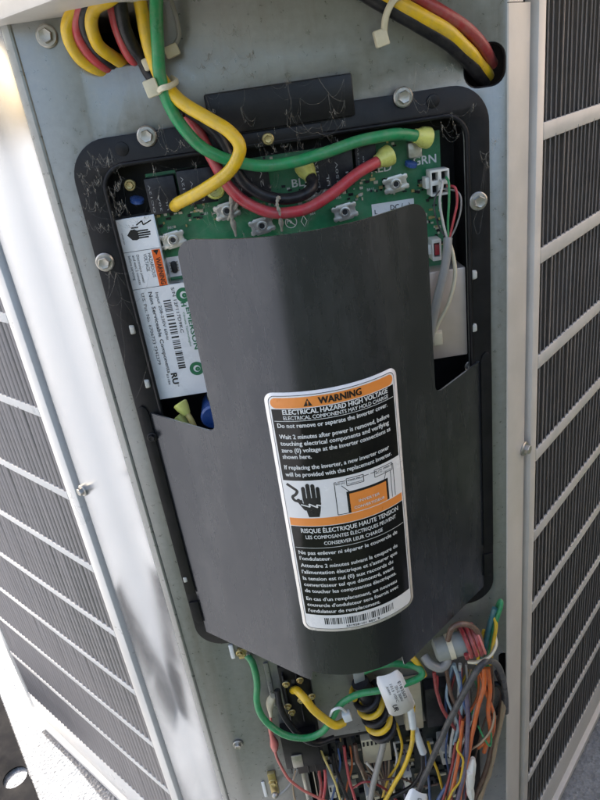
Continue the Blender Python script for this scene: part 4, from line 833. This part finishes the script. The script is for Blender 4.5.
for x, y, lb in ((328, 786, 'small white plug beside the red wires'), (404, 776, 'small white plug behind the yellow wire'), (366, 796, 'small white plug at the foot of the grey cable'), (442, 752, 'small white plug beside the slanting dark cable')):
    o = bpx('small_plug', x, x + 9, y, y + 12, -26, 0, 'white', None, .0008); tag(o, lb, 'plug')
    for q in (0, 1): bpx('plug_slot', x + 1.5 + q * 4, x + 4 + q * 4, y + 2, y + 6, 0, .4, 'dark', o, 0)
# white multi pin plug
pg = thing('multi_pin_plug', 'cream multi pin plug with a fan of brown wires on the control board', 'plug')
u0, v1 = UV(361, 741, -6); u1, v0 = UV(392, 760, -6); mb = MB(); mb.box(u0, u1, v0, v1, -22, -6); mb.build('body', M['cream'], pg, 30, .0008)
for k in range(7):
    x = u0 + (u1 - u0) * (k + .5) / 7; mb = MB(); mb.box(x - 1.1, x + 1.1, v1 - 9, v1 - 3, -6.2, -5.2); mb.build('pin_slot', M['dark'], pg)
    mb = MB(); mb.tube(crom([W(x, v0 + 2, -12), W(x + (3 - k) * .6, v0 - 10, -6), W(u0 + 20 + (k - 3) * 1.6, v0 - 34, -6), W(u0 + 22 + (k - 3) * 1.0, v0 - 70, -8)], 5), 1.3 * MM, 7); mb.build('lead', M['w_brown' if k % 3 else 'w_tan'], pg, 60)
wire('white wire running along the edge of the cream plug', 'white', [(366, 762, 0), (371, 768, 3), (377, 775, 5), (380, 784, 5)], 1.5, GL, n=8)
# hang tags
def hang_tag(label, corners, items):
    t = thing('hang_tag', label, 'tag', 'white paper tags'); c = [P(*q) for q in corners]     # top left, top right, bottom right, bottom left
    n = (c[1] - c[0]).cross(c[3] - c[0]).normalized()
    if n.y > 0: n = -n
    def at_(a, b, off): return c[0].lerp(c[1], a).lerp(c[3].lerp(c[2], a), b) + n * (off + .003 * math.sin(a * 3.1))
    ol = rrect(0, 100, 0, 100, 14, 4); mb = MB(); N = 12; V = []; F = []
    for i in range(N + 1):
        a = i / N; d = min(a, 1 - a); e = .16 - math.sqrt(max(0, .16 ** 2 - (.16 - d) ** 2)) if d < .16 else 0
        V += [at_(a, e, .0004), at_(a, 1 - e * .5, .0004)]
    for i in range(N): F.append((2 * i, 2 * i + 1, 2 * i + 3, 2 * i + 2))
    o = mesh_obj('paper', V, F, M['tag'], t, 60); so = o.modifiers.new('thickness', 'SOLIDIFY'); so.thickness = .0004; so.offset = 0
    print_text('tag_print', items, lambda a, b: at_(b, a, .0011), M['print_black'], t)
    return t
hang_tag('white paper tag with small print hanging over the green ground wire', [(374, 676, 42), (399, 667, 42), (416, 705, 36), (390, 716, 36)],
    [('E183503', .25, .78, .16, 'L', .42, 0), ('20-S 300V', .3, .62, .14, 'L', .4, 0), ('1015 105C', .22, .46, .14, 'L', .45, 0), ('AWM', .25, .3, .14, 'L', .2, 0), ('UR', .72, .3, .26, 'L', .16, .02)])
hang_tag('white paper tag with a recognition mark at the bottom of the harness', [(411, 786, 40), (428, 793, 40), (424, 818, 38), (400, 808, 38)],
    [('UR', .2, .55, .3, 'L', .2, .02), ('CBL', .5, .6, .2, 'L', .2, 0)])

# ------------------------------------------------------------------ cobwebs
mb = MB()
def strand(p, q, sag=.004, r=.00012):
    pts = [p]
    for k in range(1, 6):
        f = k / 6; pts.append(p.lerp(q, f) + Vector((0, 0, -sag * 4 * f * (1 - f))) + noise.noise_vector((p + q) * 90 + Vector((k * 3.1, 0, 0))) * (q - p).length * .03)
    mb.tube(crom(pts + [q], 3), r, 4)
def webzone(x0, x1, y0, y1, n, ln, w0=6, w1=14):
    nd = [(random.uniform(x0, x1), random.uniform(y0, y1), random.uniform(w0, w1)) for _ in range(max(4, int(n * .55)))]
    for a in nd:
        near = sorted(nd, key=lambda b: (a[0] - b[0]) ** 2 + (a[1] - b[1]) ** 2)[1:4]
        for b in near: strand(P(*a), P(*b), .005, random.choice((.00002, .00003, .00004)))
        if random.random() < .35:
            for q in range(4): strand(P(*a), P(a[0] + random.uniform(-5, 5), a[1] + random.uniform(-4, 8), a[2] + random.uniform(-3, 1)), .002, .00009)
webzone(78, 125, 150, 215, 40, 30); webzone(80, 140, 145, 230, 70, 30, 2, 12); webzone(200, 350, 70, 130, 40, 30, 9, 13); webzone(150, 330, 120, 235, 60, 30, -8, 10); webzone(290, 345, 75, 135, 16, 50, 10, 14); webzone(255, 340, 120, 160, 50, 26, 2, 10); webzone(410, 480, 60, 140, 22, 60); webzone(180, 260, 5, 75, 22, 60, 1, 4)
webzone(150, 200, 120, 150, 14, 40); webzone(120, 260, 175, 235, 30, 34, -6, 4); webzone(440, 500, 130, 240, 14, 40); webzone(100, 160, 230, 420, 16, 30)
wb = mb.build('cobweb', M['web'], None, None); tag(wb, 'dusty cobweb strands across the housing frame and board', 'cobweb', None, 'stuff')
# dust-clogged web hanging between the wires and the board
mb = MB()
def clump(pp, r, label):
    pts = crom([P(*q) for q in pp], 7); mb = MB(); mb.tube(pts, r, 7, [r * (.5 + random.random()) for _ in pts]); t = tag(mb.build('web_clump', M['clump'], None, 60), label, 'cobweb')
clump([(279, 196, 15), (277, 204, 15), (280, 214, 13), (282, 231, 4)], .0014, 'dusty web strand hanging over the sagging red wire')
clump([(222, 170, 8), (232, 190, 8), (231, 212, 4), (236, 236, -4)], .0016, 'thick dusty web clump hanging before the terminals beside the yellow wire')
clump([(226, 188, 6), (238, 200, 6), (228, 220, -2)], .0011, 'thin dusty web strand curling beside the thick web clump')
